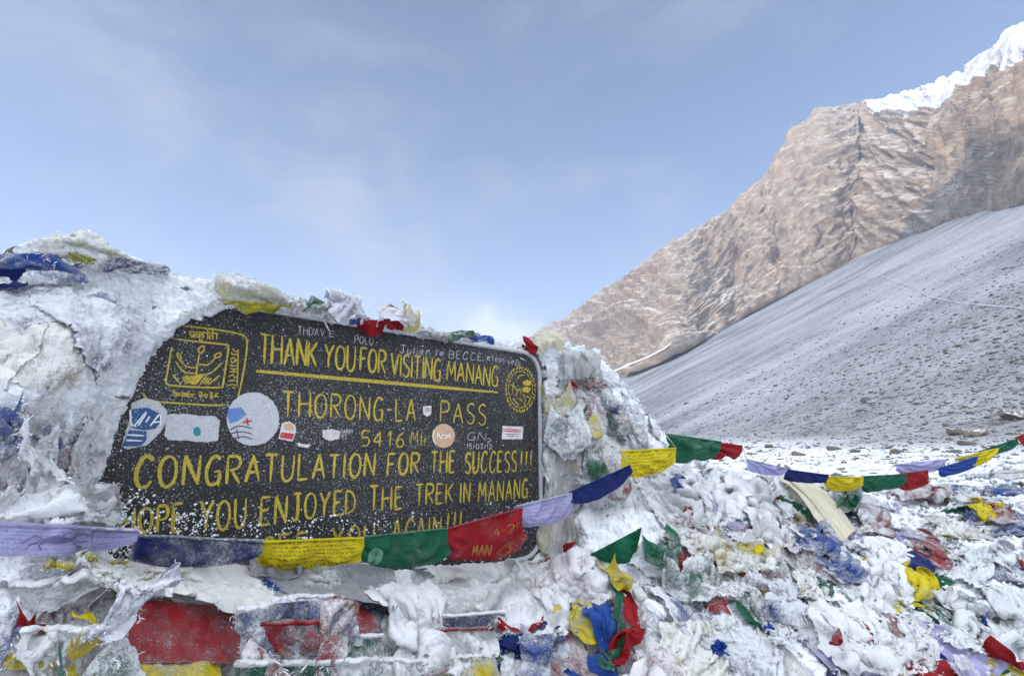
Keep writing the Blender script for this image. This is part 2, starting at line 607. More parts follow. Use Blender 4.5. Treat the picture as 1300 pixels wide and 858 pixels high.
def rock_mat():
    m, nt, b, out = new_mat("mountain_rock")
    geo = nt.nodes.new('ShaderNodeNewGeometry')
    pos = geo.outputs['Position']
    a = noise_node(nt, pos, 0.028, 6, 0.6, 0.5)
    mp = nt.nodes.new('ShaderNodeMapping')
    mp.inputs['Scale'].default_value = (0.03, 0.03, 0.20)
    mp.inputs['Rotation'].default_value = (0, R(-17), 0)
    nt.links.new(pos, mp.inputs[0])
    strata = noise_node(nt, mp.outputs[0], 1.0, 5, 0.65)
    fine = noise_node(nt, pos, 0.36, 6, 0.7)
    c = mix_col(nt, ramp(nt, a, 0.35, 0.65), (0.34, 0.245, 0.17), (0.31, 0.28, 0.245))
    c = mix_col(nt, ramp(nt, strata, 0.42, 0.66), c, (0.40, 0.355, 0.305))
    c = mix_col(nt, ramp(nt, fine, 0.62, 0.42), c, (0.23, 0.185, 0.15))
    # dust of snow on ledges
    sp = nt.nodes.new('ShaderNodeSeparateXYZ')
    nt.links.new(geo.outputs['Normal'], sp.inputs[0])
    ledge = ramp(nt, math_node(nt, 'ADD', sp.outputs['Z'], math_node(nt, 'MULTIPLY_ADD', fine, 0.7, -0.35)), 0.66, 0.95)
    c = mix_col(nt, math_node(nt, 'MULTIPLY', ledge, 0.7), c, (0.62, 0.62, 0.63))
    sn = nt.nodes.new('ShaderNodeAttribute')
    sn.attribute_name = 'snow'
    c = mix_col(nt, ramp(nt, math_node(nt, 'ADD', sn.outputs['Fac'], math_node(nt, 'MULTIPLY_ADD', fine, 0.6, -0.3)), 0.4, 0.6), c, mix_col(nt, ramp(nt, fine, 0.35, 0.6), (0.42, 0.46, 0.52), (0.64, 0.66, 0.70)))
    nt.links.new(c, b.inputs['Base Color'])
    b.inputs['Roughness'].default_value = 0.9
    b.inputs['Specular IOR Level'].default_value = 0.1
    bp = nt.nodes.new('ShaderNodeBump')
    bp.inputs['Strength'].default_value = 0.5
    bp.inputs['Distance'].default_value = 0.9
    nt.links.new(math_node(nt, 'ADD', fine, math_node(nt, 'MULTIPLY', strata, 0.6)), bp.inputs['Height'])
    nt.links.new(bp.outputs[0], b.inputs['Normal'])
    return m


put('mountain', grid_mesh(MM, {'snow': snow}, uv=False), rock_mat(), kind='structure')

# the snowy trail across the foot of the face
tp = np.array([(760, 480), (775, 473), (800, 462), (825, 452), (845, 441), (853, 434)], float)
tpx = np.interp(np.linspace(0, 1, 40), np.linspace(0, 1, len(tp)), tp[:, 0])
tpy = np.interp(np.linspace(0, 1, 40), np.linspace(0, 1, len(tp)), tp[:, 1])
from mathutils.bvhtree import BVHTree


def bvh_of(P):
    n_, m_ = P.shape[:2]
    idx = np.arange(n_ * m_).reshape(n_, m_)
    q_ = np.stack([idx[:-1, :-1], idx[1:, :-1], idx[1:, 1:], idx[:-1, 1:]], -1).reshape(-1, 4)
    return BVHTree.FromPolygons([tuple(v) for v in P.reshape(-1, 3)], [tuple(f) for f in q_.tolist()])


far_i = sx < 960
bm_ = bvh_of(MM[far_i])
kt = np.concatenate([np.arange(0, NA)[(az > -5) & (az < 60)]])
bg_ = bvh_of(TP[kt][:, 150:])
up_pts, lo_pts = [], []
for a_, b_, w_ in zip(tpx, tpy, np.interp(np.linspace(0, 1, 40), [0, .15, .85, 1], [1.2, 1.2, 0.9, 0.4])):
    d_ = ray(a_, b_ - w_), ray(a_, b_ + w_)
    best = []
    for r_ in d_:
        hits = [h[3] for h in (bm_.ray_cast(Vector(CAM), Vector(r_).normalized()), bg_.ray_cast(Vector(CAM), Vector(r_).normalized())) if h[3]]
        best.append(CAM + np.array(Vector(r_).normalized()) * (min(hits) - 0.8) if hits else None)
    if best[0] is not None and best[1] is not None:
        up_pts.append(best[0])
        lo_pts.append(best[1])
if len(up_pts) > 3:
    put('path', grid_mesh(np.stack([np.array(up_pts), np.array(lo_pts)], 1), uv=False), plain("trail_snow", (0.80, 0.81, 0.83), 0.8, 0, 0.1, 0.5), kind='structure')


# unseen ridge added behind the photographer, its crest shaped to throw shade on the saddle
sh_ = np.array([SUN_DIR.x, SUN_DIR.y]) / math.hypot(SUN_DIR.x, SUN_DIR.y)
qd = np.array([-sh_[1], sh_[0]])
if qd[1] < 0:
    qd = -qd
bxy = B[:, :2]
qb = bxy @ qd
ab = bxy @ sh_
RD = 290.0
tanE = math.tan(SUN_EL)
oi_ = np.argsort(qb)
qs = np.linspace(-330, 430, 240)
need = np.interp(qs, qb[oi_], (B[:, 2] + tanE * (RD - ab))[oi_])
lower = -5.0 + 20.0 * sstep(qs, 58, 20)
need = need + lower + 3 * vnoise(np.stack([qs * 0.05, 0 * qs, 0 * qs], -1), 77)
need = need * sstep(qs, -330, -200) + 0.0
vv = np.linspace(-1, 1, 41)
RG = np.zeros((len(qs), len(vv), 3))
for j_, v_ in enumerate(vv):
    RG[:, j_, :2] = qs[:, None] * qd + sh_ * (RD + 150 * v_)
    RG[:, j_, 2] = -30 + (need + 30) * (1 - abs(v_)) ** 0.9
edge_j = (1 - np.abs(vv))[None]
RG[..., 2] += 9 * fbm(RG * 0.02, 4, seed=151) * np.minimum(1, (np.abs(vv)[None]) * 6) * np.minimum(1, edge_j * 4)
put('mountain', grid_mesh(RG, {'snow': np.full(RG.shape[:2], 0.35)}, uv=False), bpy.data.materials['mountain_rock'], kind='structure')  # the added ridge that blocks the sun

# thin summit air: an even pale haze round the whole place, the sky outside it
hz, hnt, hb, hout = new_mat("haze_air")
hnt.nodes.remove(hb)
pv = hnt.nodes.new('ShaderNodeVolumePrincipled')
pv.inputs['Color'].default_value = (0.68, 0.80, 1.0, 1)
pv.inputs['Density'].default_value = 0.0012
pv.inputs['Anisotropy'].default_value = 0.2
hnt.links.new(pv.outputs[0], hout.inputs['Volume'])
zlo = float(min(TP[..., 2].min(), MM[..., 2].min())) - 1
zhi = float(max(TP[..., 2].max(), MM[..., 2].max(), RG[..., 2].max())) + 2
hr = 712
hv = [(x, y, z) for z in (zlo, zhi) for x, y in ((-hr, -hr), (hr, -hr), (hr, hr), (-hr, hr))]
put('haze', mesh_from(hv, [[0, 3, 2, 1], [4, 5, 6, 7], [0, 1, 5, 4], [1, 2, 6, 5], [2, 3, 7, 6], [3, 0, 4, 7]], False), hz, kind='stuff')
print("haze box", zlo, zhi, MM[..., 2].max(), RG[..., 2].max(), np.abs(RG[..., :2]).max(), np.abs(MM[..., :2]).max())

# ------------------------------------------------------------------ the cairn and the heap: their rimed surface
crest = np.array([(-400, 345), (-200, 335), (0, 320), (30, 309), (60, 305), (100, 304), (150, 316), (215, 346), (258, 354), (300, 362), (340, 374),
                  (390, 388), (450, 402), (520, 417), (600, 433), (650, 444), (672, 447), (690, 436), (712, 432), (742, 442), (775, 466),
                  (806, 503), (838, 545), (862, 576), (900, 590), (950, 601), (1000, 604), (1050, 609), (1110, 612), (1180, 603),
                  (1240, 592), (1300, 578), (1400, 568), (1800, 570)], float)
ctl = np.array([
    # px, py, metres ahead
    (-250, 340, .78), (-250, 600, .62), (-250, 860, .46), (-250, 1080, .38),
    (0, 322, .84), (100, 305, .92), (200, 345, .99), (0, 420, .74), (100, 420, .80), (0, 540, .68), (100, 560, .75), (140, 500, .83), (60, 640, .68),
    (180, 420, .93), (0, 720, .60), (100, 730, .68), (0, 858, .53), (120, 858, .58), (0, 1080, .44),
    (260, 356, 1.05), (400, 392, 1.22), (520, 419, 1.37), (650, 445, 1.60),
    (250, 730, .83), (250, 790, .76), (250, 858, .70), (250, 1080, .52),
    (420, 730, 1.01), (420, 790, .93), (420, 858, .84), (420, 1080, .62),
    (600, 730, 1.22), (600, 790, 1.12), (600, 858, 1.00), (600, 1080, .70),
    (700, 720, 1.36), (740, 790, 1.20), (760, 858, 1.08), (760, 1080, .78),
    (690, 440, 1.70), (720, 436, 1.78), (700, 560, 1.60), (740, 560, 1.62), (700, 660, 1.52), (760, 480, 1.86), (800, 520, 1.94), (840, 560, 2.02),
    (780, 640, 1.58), (860, 585, 2.06), (860, 660, 1.72), (860, 760, 1.38), (900, 858, 1.18), (900, 1080, .86),
    (900, 592, 2.30), (950, 603, 2.55), (960, 680, 1.85), (1000, 606, 2.75), (1000, 740, 1.65), (1060, 858, 1.28), (1060, 1080, .95),
    (1050, 611, 3.0), (1060, 660, 2.25), (1120, 614, 3.2), (1130, 680, 2.3), (1150, 760, 1.75), (1200, 858, 1.4), (1200, 1080, 1.0),
    (1180, 606, 3.3), (1240, 596, 3.3), (1300, 582, 3.3), (1250, 660, 2.55), (1300, 720, 2.05), (1320, 858, 1.5), (1400, 570, 3.4), (1450, 700, 2.3), (1450, 1000, 1.2),
    (1750, 575, 3.4), (1750, 800, 2.0), (1750, 1080, 1.1)], float)
XY = ctl[:, :2] / 400.0
Z = 1.0 / ctl[:, 2]


def tps_k(d2):
    return 0.5 * d2 * np.log(np.maximum(d2, 1e-12))


Kmat = tps_k(((XY[:, None] - XY[None]) ** 2).sum(-1)) + np.eye(len(XY)) * 2e-3
Pm = np.concatenate([np.ones((len(XY), 1)), XY], 1)
Amat = np.block([[Kmat, Pm], [Pm.T, np.zeros((3, 3))]])
sol = np.linalg.solve(Amat, np.concatenate([Z, np.zeros(3)]))


def tps_depth(px, py):
    q = np.stack([px, py], -1) / 400.0
    sh = q.shape[:-1]
    q = q.reshape(-1, 2)
    out = np.empty(len(q))
    for i in range(0, len(q), 20000):
        c = q[i:i + 20000]
        k = tps_k(((c[:, None] - XY[None]) ** 2).sum(-1))
        out[i:i + 20000] = k @ sol[:len(XY)] + sol[len(XY)] + c @ sol[len(XY) + 1:]
    return 1.0 / np.clip(out, 0.2, 3.0).reshape(sh)


# opening in the crust through which the sign shows
OPEN = np.array([(262, 399), (300, 392), (340, 392), (400, 402), (440, 407), (520, 423), (600, 433), (652, 440), (683, 450), (690, 480),
                 (691, 600), (690, 660), (684, 700), (660, 722), (560, 722), (400, 724), (250, 722), (160, 716), (134, 700), (140, 672), (132, 640),
                 (126, 612), (136, 582), (142, 560), (152, 528), (168, 506), (178, 480), (186, 458), (206, 436), (230, 418), (246, 406)], float)


def poly_sd(px, py, poly):
    """signed distance to a closed polygon, positive outside"""
    sh = px.shape
    p = np.stack([px.ravel(), py.ravel()], -1)
    d = np.full(len(p), 1e9)
    inside = np.zeros(len(p), bool)
    for i in range(len(poly)):
        a, b = poly[i], poly[(i + 1) % len(poly)]
        e = b - a
        w = p - a
        tt = np.clip((w @ e) / (e @ e), 0, 1)
        d = np.minimum(d, ((w - tt[:, None] * e) ** 2).sum(-1))
        c = (a[1] > p[:, 1]) != (b[1] > p[:, 1])
        xi = a[0] + (p[:, 1] - a[1]) * e[0] / (e[1] if abs(e[1]) > 1e-9 else 1e-9)
        inside ^= c & (p[:, 0] < xi)
    d = np.sqrt(d)
    return np.where(inside, -d, d).reshape(sh)


def base_depth(px, py):
    cy = np.interp(px, crest[:, 0], crest[:, 1])
    D = tps_depth(px, np.maximum(py, cy))
    P = at(px, py, D)
    lum = (billow(P * 5.0, 2, seed=101) - 0.28) * 0.085 + (billow(P * 13.0, 2, seed=102) - 0.28) * 0.034
    lum = lum * np.where(px < 300, 1.0 + 0.9 * sstep(px, 250, 130) * sstep(py, 700, 640), 1.0)
    D = D - lum * np.clip(D, 0.5, 2.0)
    sd = poly_sd(px, np.maximum(py, cy), OPEN)
    rag = np.where((px < 300) & (py < 715), 0.7, 0.35)
    Pp = at(px, py, plane_depth(px, py))
    sdn = sd + rag * (7 * fbm(Pp * 30, 3, seed=104) + 5 * fbm(Pp * 90, 2, seed=105))
    pd = plane_depth(px, py, 0.0)
    e = np.clip(sdn, 0, None)
    rim = pd - 0.004 - 0.03 * np.sqrt(np.clip(e / 14, 0, 1))
    near = sstep(sdn, 6, 60)
    near = np.where((sd < 80), near, 1.0)
    Dm = rim * (1 - near) + np.minimum(D, np.where(px < 690, pd - 0.015, 9e9)) * near
    D2 = np.where(sdn < 0, plane_depth(px, py, -0.03), Dm)
    # above the crest the surface turns back and away
    up = np.maximum(cy - py, 0)
    # the cairn's left end, out of the picture, rounds off and falls back
    D2 = D2 + 0.9 * (np.clip(-110 - px, 0, None) / 290) ** 2
    return D2 + up * 0.012, sdn


GX = np.arange(-400, 1801, 4.0)
GY = np.arange(240, 1121, 4.0)
gx, gy = np.meshgrid(GX, GY, indexing='ij')
DM, _ = base_depth(gx, gy)
PM = at(gx, gy, DM)
NM = grid_normals(PM)
flipm = ((CAM - PM) * NM).sum(-1) < 0
NM[flipm] *= -1
kz = np.array([1, 2, 1.0]) / 4
for _ in range(3):        # soften the normals used for draping
    NM = np.apply_along_axis(lambda v: np.convolve(np.pad(v, 1, 'edge'), kz, 'valid'), 0, NM)
    NM = np.apply_along_axis(lambda v: np.convolve(np.pad(v, 1, 'edge'), kz, 'valid'), 1, NM)
NM /= np.linalg.norm(NM, axis=-1, keepdims=True)


def look(arr, px, py):
    fx = np.clip((px - GX[0]) / 4.0, 0, len(GX) - 1.001)
    fy = np.clip((py - GY[0]) / 4.0, 0, len(GY) - 1.001)
    i, j = fx.astype(int), fy.astype(int)
    u, v = fx - i, fy - j
    if arr.ndim == 3:
        u, v = u[..., None], v[..., None]
    return arr[i, j] * (1 - u) * (1 - v) + arr[i + 1, j] * u * (1 - v) + arr[i, j + 1] * (1 - u) * v + arr[i + 1, j + 1] * u * v


def on_base(px, py, off=0.0):
    px, py = np.asarray(px, float), np.asarray(py, float)
    return at(px, py, look(DM, px, py)) + look(NM, px, py) * np.asarray(off)[..., None]


def base_sheet(x0, x1, step, rows):
    cx = np.arange(x0, x1 + 0.01, step)
    cy = np.interp(cx, crest[:, 0], crest[:, 1])
    v = np.linspace(0, 1, rows)
    px = cx[:, None] + 0 * v[None]
    py = cy[:, None] + (1100 - cy[:, None]) * (0.62 * v + 0.38 * v * v)[None]
    D, sdn = base_depth(px, py)
    P = at(px, py, D)
    n = grid_normals(P)
    n = np.where((((CAM - P) * n).sum(-1) < 0)[..., None], -n, n)
    amp = np.clip(D, 0.6, 2.5)
    d = (billow(P * 45, 3, seed=111) - 0.3) * 0.016 + (0.3 - billow(P * 110, 2, seed=112)) * 0.009 + (0.3 - billow(P * 230, 2, seed=113)) * 0.006
    live = sstep(sdn, -2, 6)
    P = P + n * (d * amp * live)[..., None]
    # over the crest and down the far side
    top = P[:, 0]
    ex = []
    awayxy = (top - CAM) * np.array([1, 1, 0])
    awayxy /= np.linalg.norm(awayxy, axis=-1, keepdims=True)
    for dd, dz in ((0.72, -1.3), (0.62, -0.75), (0.48, -0.36), (0.34, -0.14), (0.22, -0.05), (0.12, -0.012), (0.05, 0.0)):
        endw = sstep(cx, -400, -140)[:, None] if x0 < -100 else np.ones((len(cx), 1))
        ex.append(top + awayxy * dd * (0.35 + 0.65 * endw) + np.array([0, 0, dz]) + 0.012 * np.stack([fbm(top * 20 + dd * 50, 2, seed=s) for s in (1, 2, 3)], -1))
    P = np.concatenate([np.stack(ex, 1), P], 1)
    bare = np.concatenate([np.zeros((len(cx), 7)), 0.85 * (billow(at(px, py, D) * 7, 2, seed=121) < 0.07) + 0 * px], 1)  # dark veins standing in for shaded gaps in the crust, with bare stone
    return P, bare


P1, b1 = base_sheet(-400, 692, 2.0, 380)
cairn = empty('cairn', (-0.3, 1.2, 0.0), "stone cairn wall buried under thick white rime crust holding the black summit sign", "cairn")
c_loc = np.array(cairn.location)
put('rime_crust', grid_mesh(P1 - c_loc, {'bare': b1}), CRUST, cairn)
P2, b2 = base_sheet(692, 1800, 2.6, 330)
put('rimed_flag_mass', grid_mesh(P2, {'bare': b2}), CRUST, kind='stuff', label="mass of old flags buried under white rime beside the sign", cat="frosted flags")

# ------------------------------------------------------------------ the sign
SU0, SU1, SZ0, SZ1 = -0.07, 1.066, 0.372, 0.968
BOARD = plain("black_board_paint", (0.012, 0.012, 0.014), 0.55, 0, 0.3, 60, 0.15)
FRAME = plain("grey_metal_rim", (0.46, 0.48, 0.50), 0.6, 0.1, 0.35, 90, 0.4)


def board_mat():
    m, nt, b, out = new_mat("black_board")
    geo = nt.nodes.new('ShaderNodeNewGeometry')
    pos = geo.outputs['Position']
    f = noise_node(nt, pos, 560, 2, 0.6)
    f2 = noise_node(nt, pos, 300, 2, 0.5)
    big = noise_node(nt, pos, 6, 3, 0.55)
    base = mix_col(nt, noise_node(nt, pos, 14, 5, 0.6), (0.010, 0.010, 0.011), (0.032, 0.030, 0.031))
    dens = math_node(nt, 'MULTIPLY_ADD', big, 0.20, -0.10)
    sp = ramp(nt, math_node(nt, 'ADD', f, dens), 0.50, 0.80)
    sp2 = ramp(nt, math_node(nt, 'ADD', f2, dens), 0.60, 0.70)
    c = mix_col(nt, math_node(nt, 'MULTIPLY', sp, 0.24), base, (0.6, 0.62, 0.66))
    c = mix_col(nt, math_node(nt, 'MULTIPLY', sp2, 0.46), c, (0.75, 0.77, 0.80))
    nt.links.new(c, b.inputs['Base Color'])
    b.inputs['Roughness'].default_value = 0.6
    b.inputs['Specular IOR Level'].default_value = 0.25
    bp = nt.nodes.new('ShaderNodeBump')
    bp.inputs['Strength'].default_value = 0.5
    bp.inputs['Distance'].default_value = 0.001
    nt.links.new(math_node(nt, 'ADD', sp, sp2), bp.inputs['Height'])
    nt.links.new(bp.outputs[0], b.inputs['Normal'])
    return m


def paint_mat(name, c1, c2, c3, speck=0.5):
    m, nt, b, out = new_mat(name)
    geo = nt.nodes.new('ShaderNodeNewGeometry')
    pos = geo.outputs['Position']
    a = noise_node(nt, pos, 70, 4, 0.6)
    w = noise_node(nt, pos, 260, 3, 0.65)
    c = mix_col(nt, ramp(nt, a, 0.38, 0.62), c1, c2)
    c = mix_col(nt, math_node(nt, 'MULTIPLY', ramp(nt, w, 0.48, 0.68), 0.85), c, c3)
    f = noise_node(nt, pos, 640, 2, 0.6)
    c = mix_col(nt, math_node(nt, 'MULTIPLY', ramp(nt, f, 0.55, 0.8), speck), c, (0.6, 0.62, 0.66))
    nt.links.new(c, b.inputs['Base Color'])
    b.inputs['Roughness'].default_value = 0.55
    return m


YELLOW = paint_mat("yellow_sign_paint", (0.52, 0.37, 0.012), (0.42, 0.35, 0.02), (0.13, 0.09, 0.01))
CHALK = paint_mat("chalk_scribble", (0.46, 0.47, 0.50), (0.36, 0.37, 0.40), (0.14, 0.14, 0.14), 0.3)


def rounded(u0, u1, z0, z1, r, k=10):
    pts = []
    for cu, cz, a0 in ((u1 - r, z1 - r, 0), (u0 + r, z1 - r, 90), (u0 + r, z0 + r, 180), (u1 - r, z0 + r, 270)):
        for i in range(k + 1):
            a = R(a0 + 90 * i / k)
            pts.append((cu + r * math.cos(a), cz + r * math.sin(a)))
    return np.array(pts)


def slab(poly, w0, w1):
    """a flat plate on the sign plane: outline poly (u,z), from w0 (back) to w1 (front)"""
    k = len(poly)
    f = sign_xyz(poly[:, 0], poly[:, 1], np.full(k, w1))
    b = sign_xyz(poly[:, 0], poly[:, 1], np.full(k, w0))
    faces = [list(range(k)), list(range(2 * k - 1, k - 1, -1))] + [[i, i + k, (i + 1) % k + k, (i + 1) % k] for i in range(k)]
    return mesh_from(np.concatenate([f, b]), faces, False)


sign = empty('summit_sign', tuple(sign_xyz(0.5, SZ0)), "black painted summit board with yellow hand lettering THORONG-LA PASS set in the rimed cairn", "sign")
s_loc = np.array(sign.location)


def sput(name, me, mat, label=None, kind=None, parent=None):
    """part of the sign (mesh given in world space)"""
    if parent is None:
        me.transform(__import__('mathutils').Matrix.Translation(Vector(-s_loc)))
        return put(name, me, mat, sign, label, kind=kind)
    me.transform(__import__('mathutils').Matrix.Translation(Vector(-s_loc)))
    return put(name, me, mat, parent, label, kind=kind)


outl = rounded(SU0, SU1, SZ0, SZ1, 0.065)
sput('board', slab(outl, -0.012, 0.0), board_mat())
# rim: a half round bead swept along the outline
rim_v, rim_f = [], []
prof_r = [(0.0005, 0.0), (0.0005, 0.006), (0.004, 0.010), (0.009, 0.010), (0.013, 0.004), (0.013, -0.014)]
cen = outl.mean(0)
ko = len(outl)
for i in range(ko):
    a, b = outl[i - 1], outl[(i + 1) % ko]
    tg = (b - a) / np.linalg.norm(b - a)
    no = np.array([tg[1], -tg[0]])
    for off, w in prof_r:
        p = outl[i] + no * off
        rim_v.append(sign_xyz(p[0], p[1], w))
kp = len(prof_r)
for i in range(ko):
    for j in range(kp - 1):
        rim_f.append([i * kp + j, ((i + 1) % ko) * kp + j, ((i + 1) % ko) * kp + j + 1, i * kp + j + 1])
sput('rim', mesh_from(np.array(rim_v), rim_f), FRAME)

# ---- brush lettering
FONT = {
    'A': (.95, [[(0, 0), (.48, 1)], [(.48, 1), (1, 0)], [(.2, .36), (.82, .36)]]),
    'B': (.8, [[(0, 0), (0, 1)], [(0, 1), (.7, .93), (.75, .65), (.3, .53), (0, .52)], [(.3, .53), (.95, .4), (.85, .08), (0, 0)]]),
    'C': (.9, [[(1, .86), (.72, 1), (.35, .93), (.05, .55), (.08, .2), (.35, 0), (.75, .05), (.95, .2)]]),
    'D': (.9, [[(0, 0), (0, 1)], [(0, 1), (.6, .92), (.98, .55), (.8, .15), (0, 0)]]),
    'E': (.75, [[(0, 0), (0, 1)], [(0, 1), (1, 1)], [(0, .52), (.8, .55)], [(0, 0), (1, .02)]]),
    'F': (.75, [[(0, 0), (0, 1)], [(0, 1), (1, 1)], [(0, .52), (.8, .54)]]),
    'G': (.95, [[(.92, .88), (.65, 1), (.3, .9), (.04, .5), (.15, .1), (.5, 0), (.9, .15), (.92, .45), (.55, .45)], [(.92, .45), (.88, -.06)]]),
    'H': (.9, [[(0, 0), (0, 1)], [(1, 0), (1, 1)], [(0, .5), (1, .52)]]),
    'I': (.12, [[(.5, 0), (.5, 1)]]),
    'J': (.8, [[(.2, 1), (1, 1)], [(.65, 1), (.65, .2), (.4, 0), (0, .15)]]),
    'K': (.85, [[(0, 0), (0, 1)], [(1, 1), (.05, .45)], [(.25, .55), (1, 0)]]),
    'L': (.75, [[(0, 1), (0, 0)], [(0, 0), (1, .03)]]),
    'M': (1.1, [[(0, 0), (.12, 1)], [(.12, 1), (.5, .3)], [(.5, .3), (.88, 1)], [(.88, 1), (1, 0)]]),
    'N': (.95, [[(0, 0), (.04, 1)], [(.04, 1), (.92, 0)], [(.92, 0), (1, 1)]]),
    'O': (.95, [[(.5, 1), (.15, .85), (0, .5), (.15, .12), (.5, 0), (.85, .15), (1, .5), (.85, .87), (.5, 1)]]),
    'P': (.8, [[(0, 0), (0, 1)], [(0, 1), (.75, .97), (1, .75), (.75, .5), (0, .45)]]),
    'R': (.85, [[(0, 0), (0, 1)], [(0, 1), (.75, .97), (.98, .77), (.75, .55), (0, .48)], [(.3, .5), (1, 0)]]),
    'S': (.8, [[(.95, .9), (.6, 1), (.15, .88), (.1, .65), (.5, .52), (.95, .35), (.85, .08), (.45, 0), (0, .12)]]),
    'T': (.85, [[(0, 1), (1, 1)], [(.5, 1), (.48, 0)]]),
    'U': (.85, [[(0, 1), (.02, .25), (.3, 0), (.7, .05), (.95, .3), (1, 1)]]),
    'V': (.9, [[(0, 1), (.48, 0)], [(.48, 0), (1, 1)]]),
    'X': (.9, [[(0, 1), (1, 0)], [(1, 1), (0, 0)]]),
    'Y': (.9, [[(0, 1), (.5, .5)], [(1, 1), (.5, .5), (.45, 0)]]),
    'W': (1.2, [[(0, 1), (.25, 0)], [(.25, 0), (.5, .8)], [(.5, .8), (.75, 0)], [(.75, 0), (1, 1)]]),
    '!': (.14, [[(.6, 1), (.45, .28)], [(.4, .06), (.42, 0)]]),
    '.': (.1, [[(.3, .05), (.5, 0)]]),
    '-': (.5, [[(0, .5), (1, .5)]]),
    '/': (.5, [[(0, 0), (1, 1)]]),
    '0': (.7, [[(.5, 1), (.1, .8), (0, .5), (.1, .15), (.5, 0), (.9, .2), (1, .5), (.9, .85), (.5, 1)]]),
    '1': (.3, [[(0, .75), (.6, 1), (.6, 0)]]),
    '2': (.75, [[(0, .8), (.4, 1), (.9, .85), (.85, .55), (0, 0), (1, .02)]]),
    '3': (.7, [[(0, .95), (.6, 1), (.9, .78), (.4, .52), (.95, .3), (.6, 0), (0, .08)]]),
    '4': (.8, [[(.65, 0), (.65, 1)], [(.65, 1), (0, .35), (1, .38)]]),
    '5': (.75, [[(.9, 1), (.15, 1), (.1, .58), (.65, .6), (.95, .35), (.7, .05), (0, .05)]]),
    '6': (.75, [[(.85, 1), (.3, .75), (.02, .3), (.35, 0), (.9, .1), (.9, .42), (.5, .55), (.08, .35)]]),
    'a': (.6, [[(.9, .5), (.4, .58), (.05, .3), (.3, 0), (.85, .15), (.92, .55), (.95, 0)]]),
    'e': (.6, [[(.05, .3), (.9, .35), (.7, .6), (.3, .58), (.05, .3), (.3, 0), (.9, .1)]]),
    'g': (.6, [[(.9, .5), (.4, .58), (.05, .3), (.3, .05), (.85, .15)], [(.92, .55), (.9, -.2), (.4, -.4), (.05, -.25)]]),
    'i': (.1, [[(.5, 0), (.5, .55)], [(.5, .75), (.5, .8)]]),
    'l': (.12, [[(.5, 0), (.5, 1)]]),
    'n': (.55, [[(0, 0), (0, .58)], [(0, .4), (.4, .6), (.85, .5), (.95, 0)]]),
    'o': (.6, [[(.5, .58), (.05, .4), (.1, .08), (.5, 0), (.95, .2), (.9, .5), (.5, .58)]]),
    'r': (.4, [[(0, 0), (0, .58)], [(0, .38), (.5, .58), (1, .52)]]),
    's': (.5, [[(.95, .55), (.4, .6), (.1, .45), (.85, .2), (.6, 0), (0, .05)]]),
    't': (.45, [[(.5, .95), (.45, .1), (.9, 0)], [(0, .6), (1, .6)]]),
    'u': (.55, [[(0, .58), (.05, .1), (.5, 0), (.9, .2)], [(.95, .58), (.95, 0)]]),
    'v': (.55, [[(0, .58), (.45, 0)], [(.45, 0), (1, .58)]]),
}


def smooth_line(pts, k=5):
    pts = np.array(pts, float)
    if len(pts) < 3:
        return np.stack([np.linspace(pts[0, i], pts[-1, i], 5) for i in (0, 1)], -1)
    p = np.concatenate([[2 * pts[0] - pts[1]], pts, [2 * pts[-1] - pts[-2]]])
    out = []
    for i in range(1, len(p) - 2):
        for s in np.linspace(0, 1, k, endpoint=False):
            a, b, c, d = p[i - 1], p[i], p[i + 1], p[i + 2]
            out.append(0.5 * ((2 * b) + (-a + c) * s + (2 * a - 5 * b + 4 * c - d) * s * s + (-a + 3 * b - 3 * c + d) * s ** 3))
    out.append(pts[-1])
    return np.array(out)


class Strokes:
    """collects brush strokes on the sign plane as thin raised ribbons; each stroke sits a hair above the last"""

    def __init__(self, w=0.0012):
        self.v, self.f, self.w, self.k = [], [], w, 0

    def add(self, pts, width, taper=0.55, rough=0.12, to3=None):
        pts = np.asarray(pts, float)
        n = len(pts)
        tg = np.gradient(pts, axis=0)
        tg /= np.maximum(np.linalg.norm(tg, axis=1, keepdims=True), 1e-9)
        no = np.stack([-tg[:, 1], tg[:, 0]], -1)
        s = np.linspace(0, 1, n)
        ww = width * (1 - (1 - taper) * s ** 3) * (1 + rough * np.array([random.uniform(-1, 1) for _ in range(n)]))
        ww[0] *= 0.75
        ww[-1] *= 0.7
        L = pts + no * ww[:, None] / 2
        Q = pts - no * ww[:, None] / 2
        self.k += 1
        w = self.w + 0.00004 * (self.k % 12)
        b = len(self.v)
        f3 = to3 or (lambda uz, ww_: sign_xyz(uz[:, 0], uz[:, 1], np.full(len(uz), ww_)))
        for arr, h in ((L, w), (Q, w)):
            self.v.extend(f3(arr, h))
        for i in range(n - 1):
            self.f.append([b + i, b + n + i, b + n + i + 1, b + i + 1])

    def poly(self, pts, to3=None, dw=0.0):
        self.k += 1
        b = len(self.v)
        pts = np.asarray(pts, float)
        f3 = to3 or (lambda uz, ww_: sign_xyz(uz[:, 0], uz[:, 1], np.full(len(uz), ww_)))
        self.v.extend(f3(pts, self.w + dw + 0.00004 * (self.k % 12)))
        self.f.append(list(range(b, b + len(pts))))

    def mesh(self):
        me = mesh_from(np.array(self.v), self.f, False)
        return me


def uz_of(pts):
    pts = np.asarray(pts, float)
    u, z = sign_uz(pts[:, 0], pts[:, 1])
    return np.stack([u, z], -1)


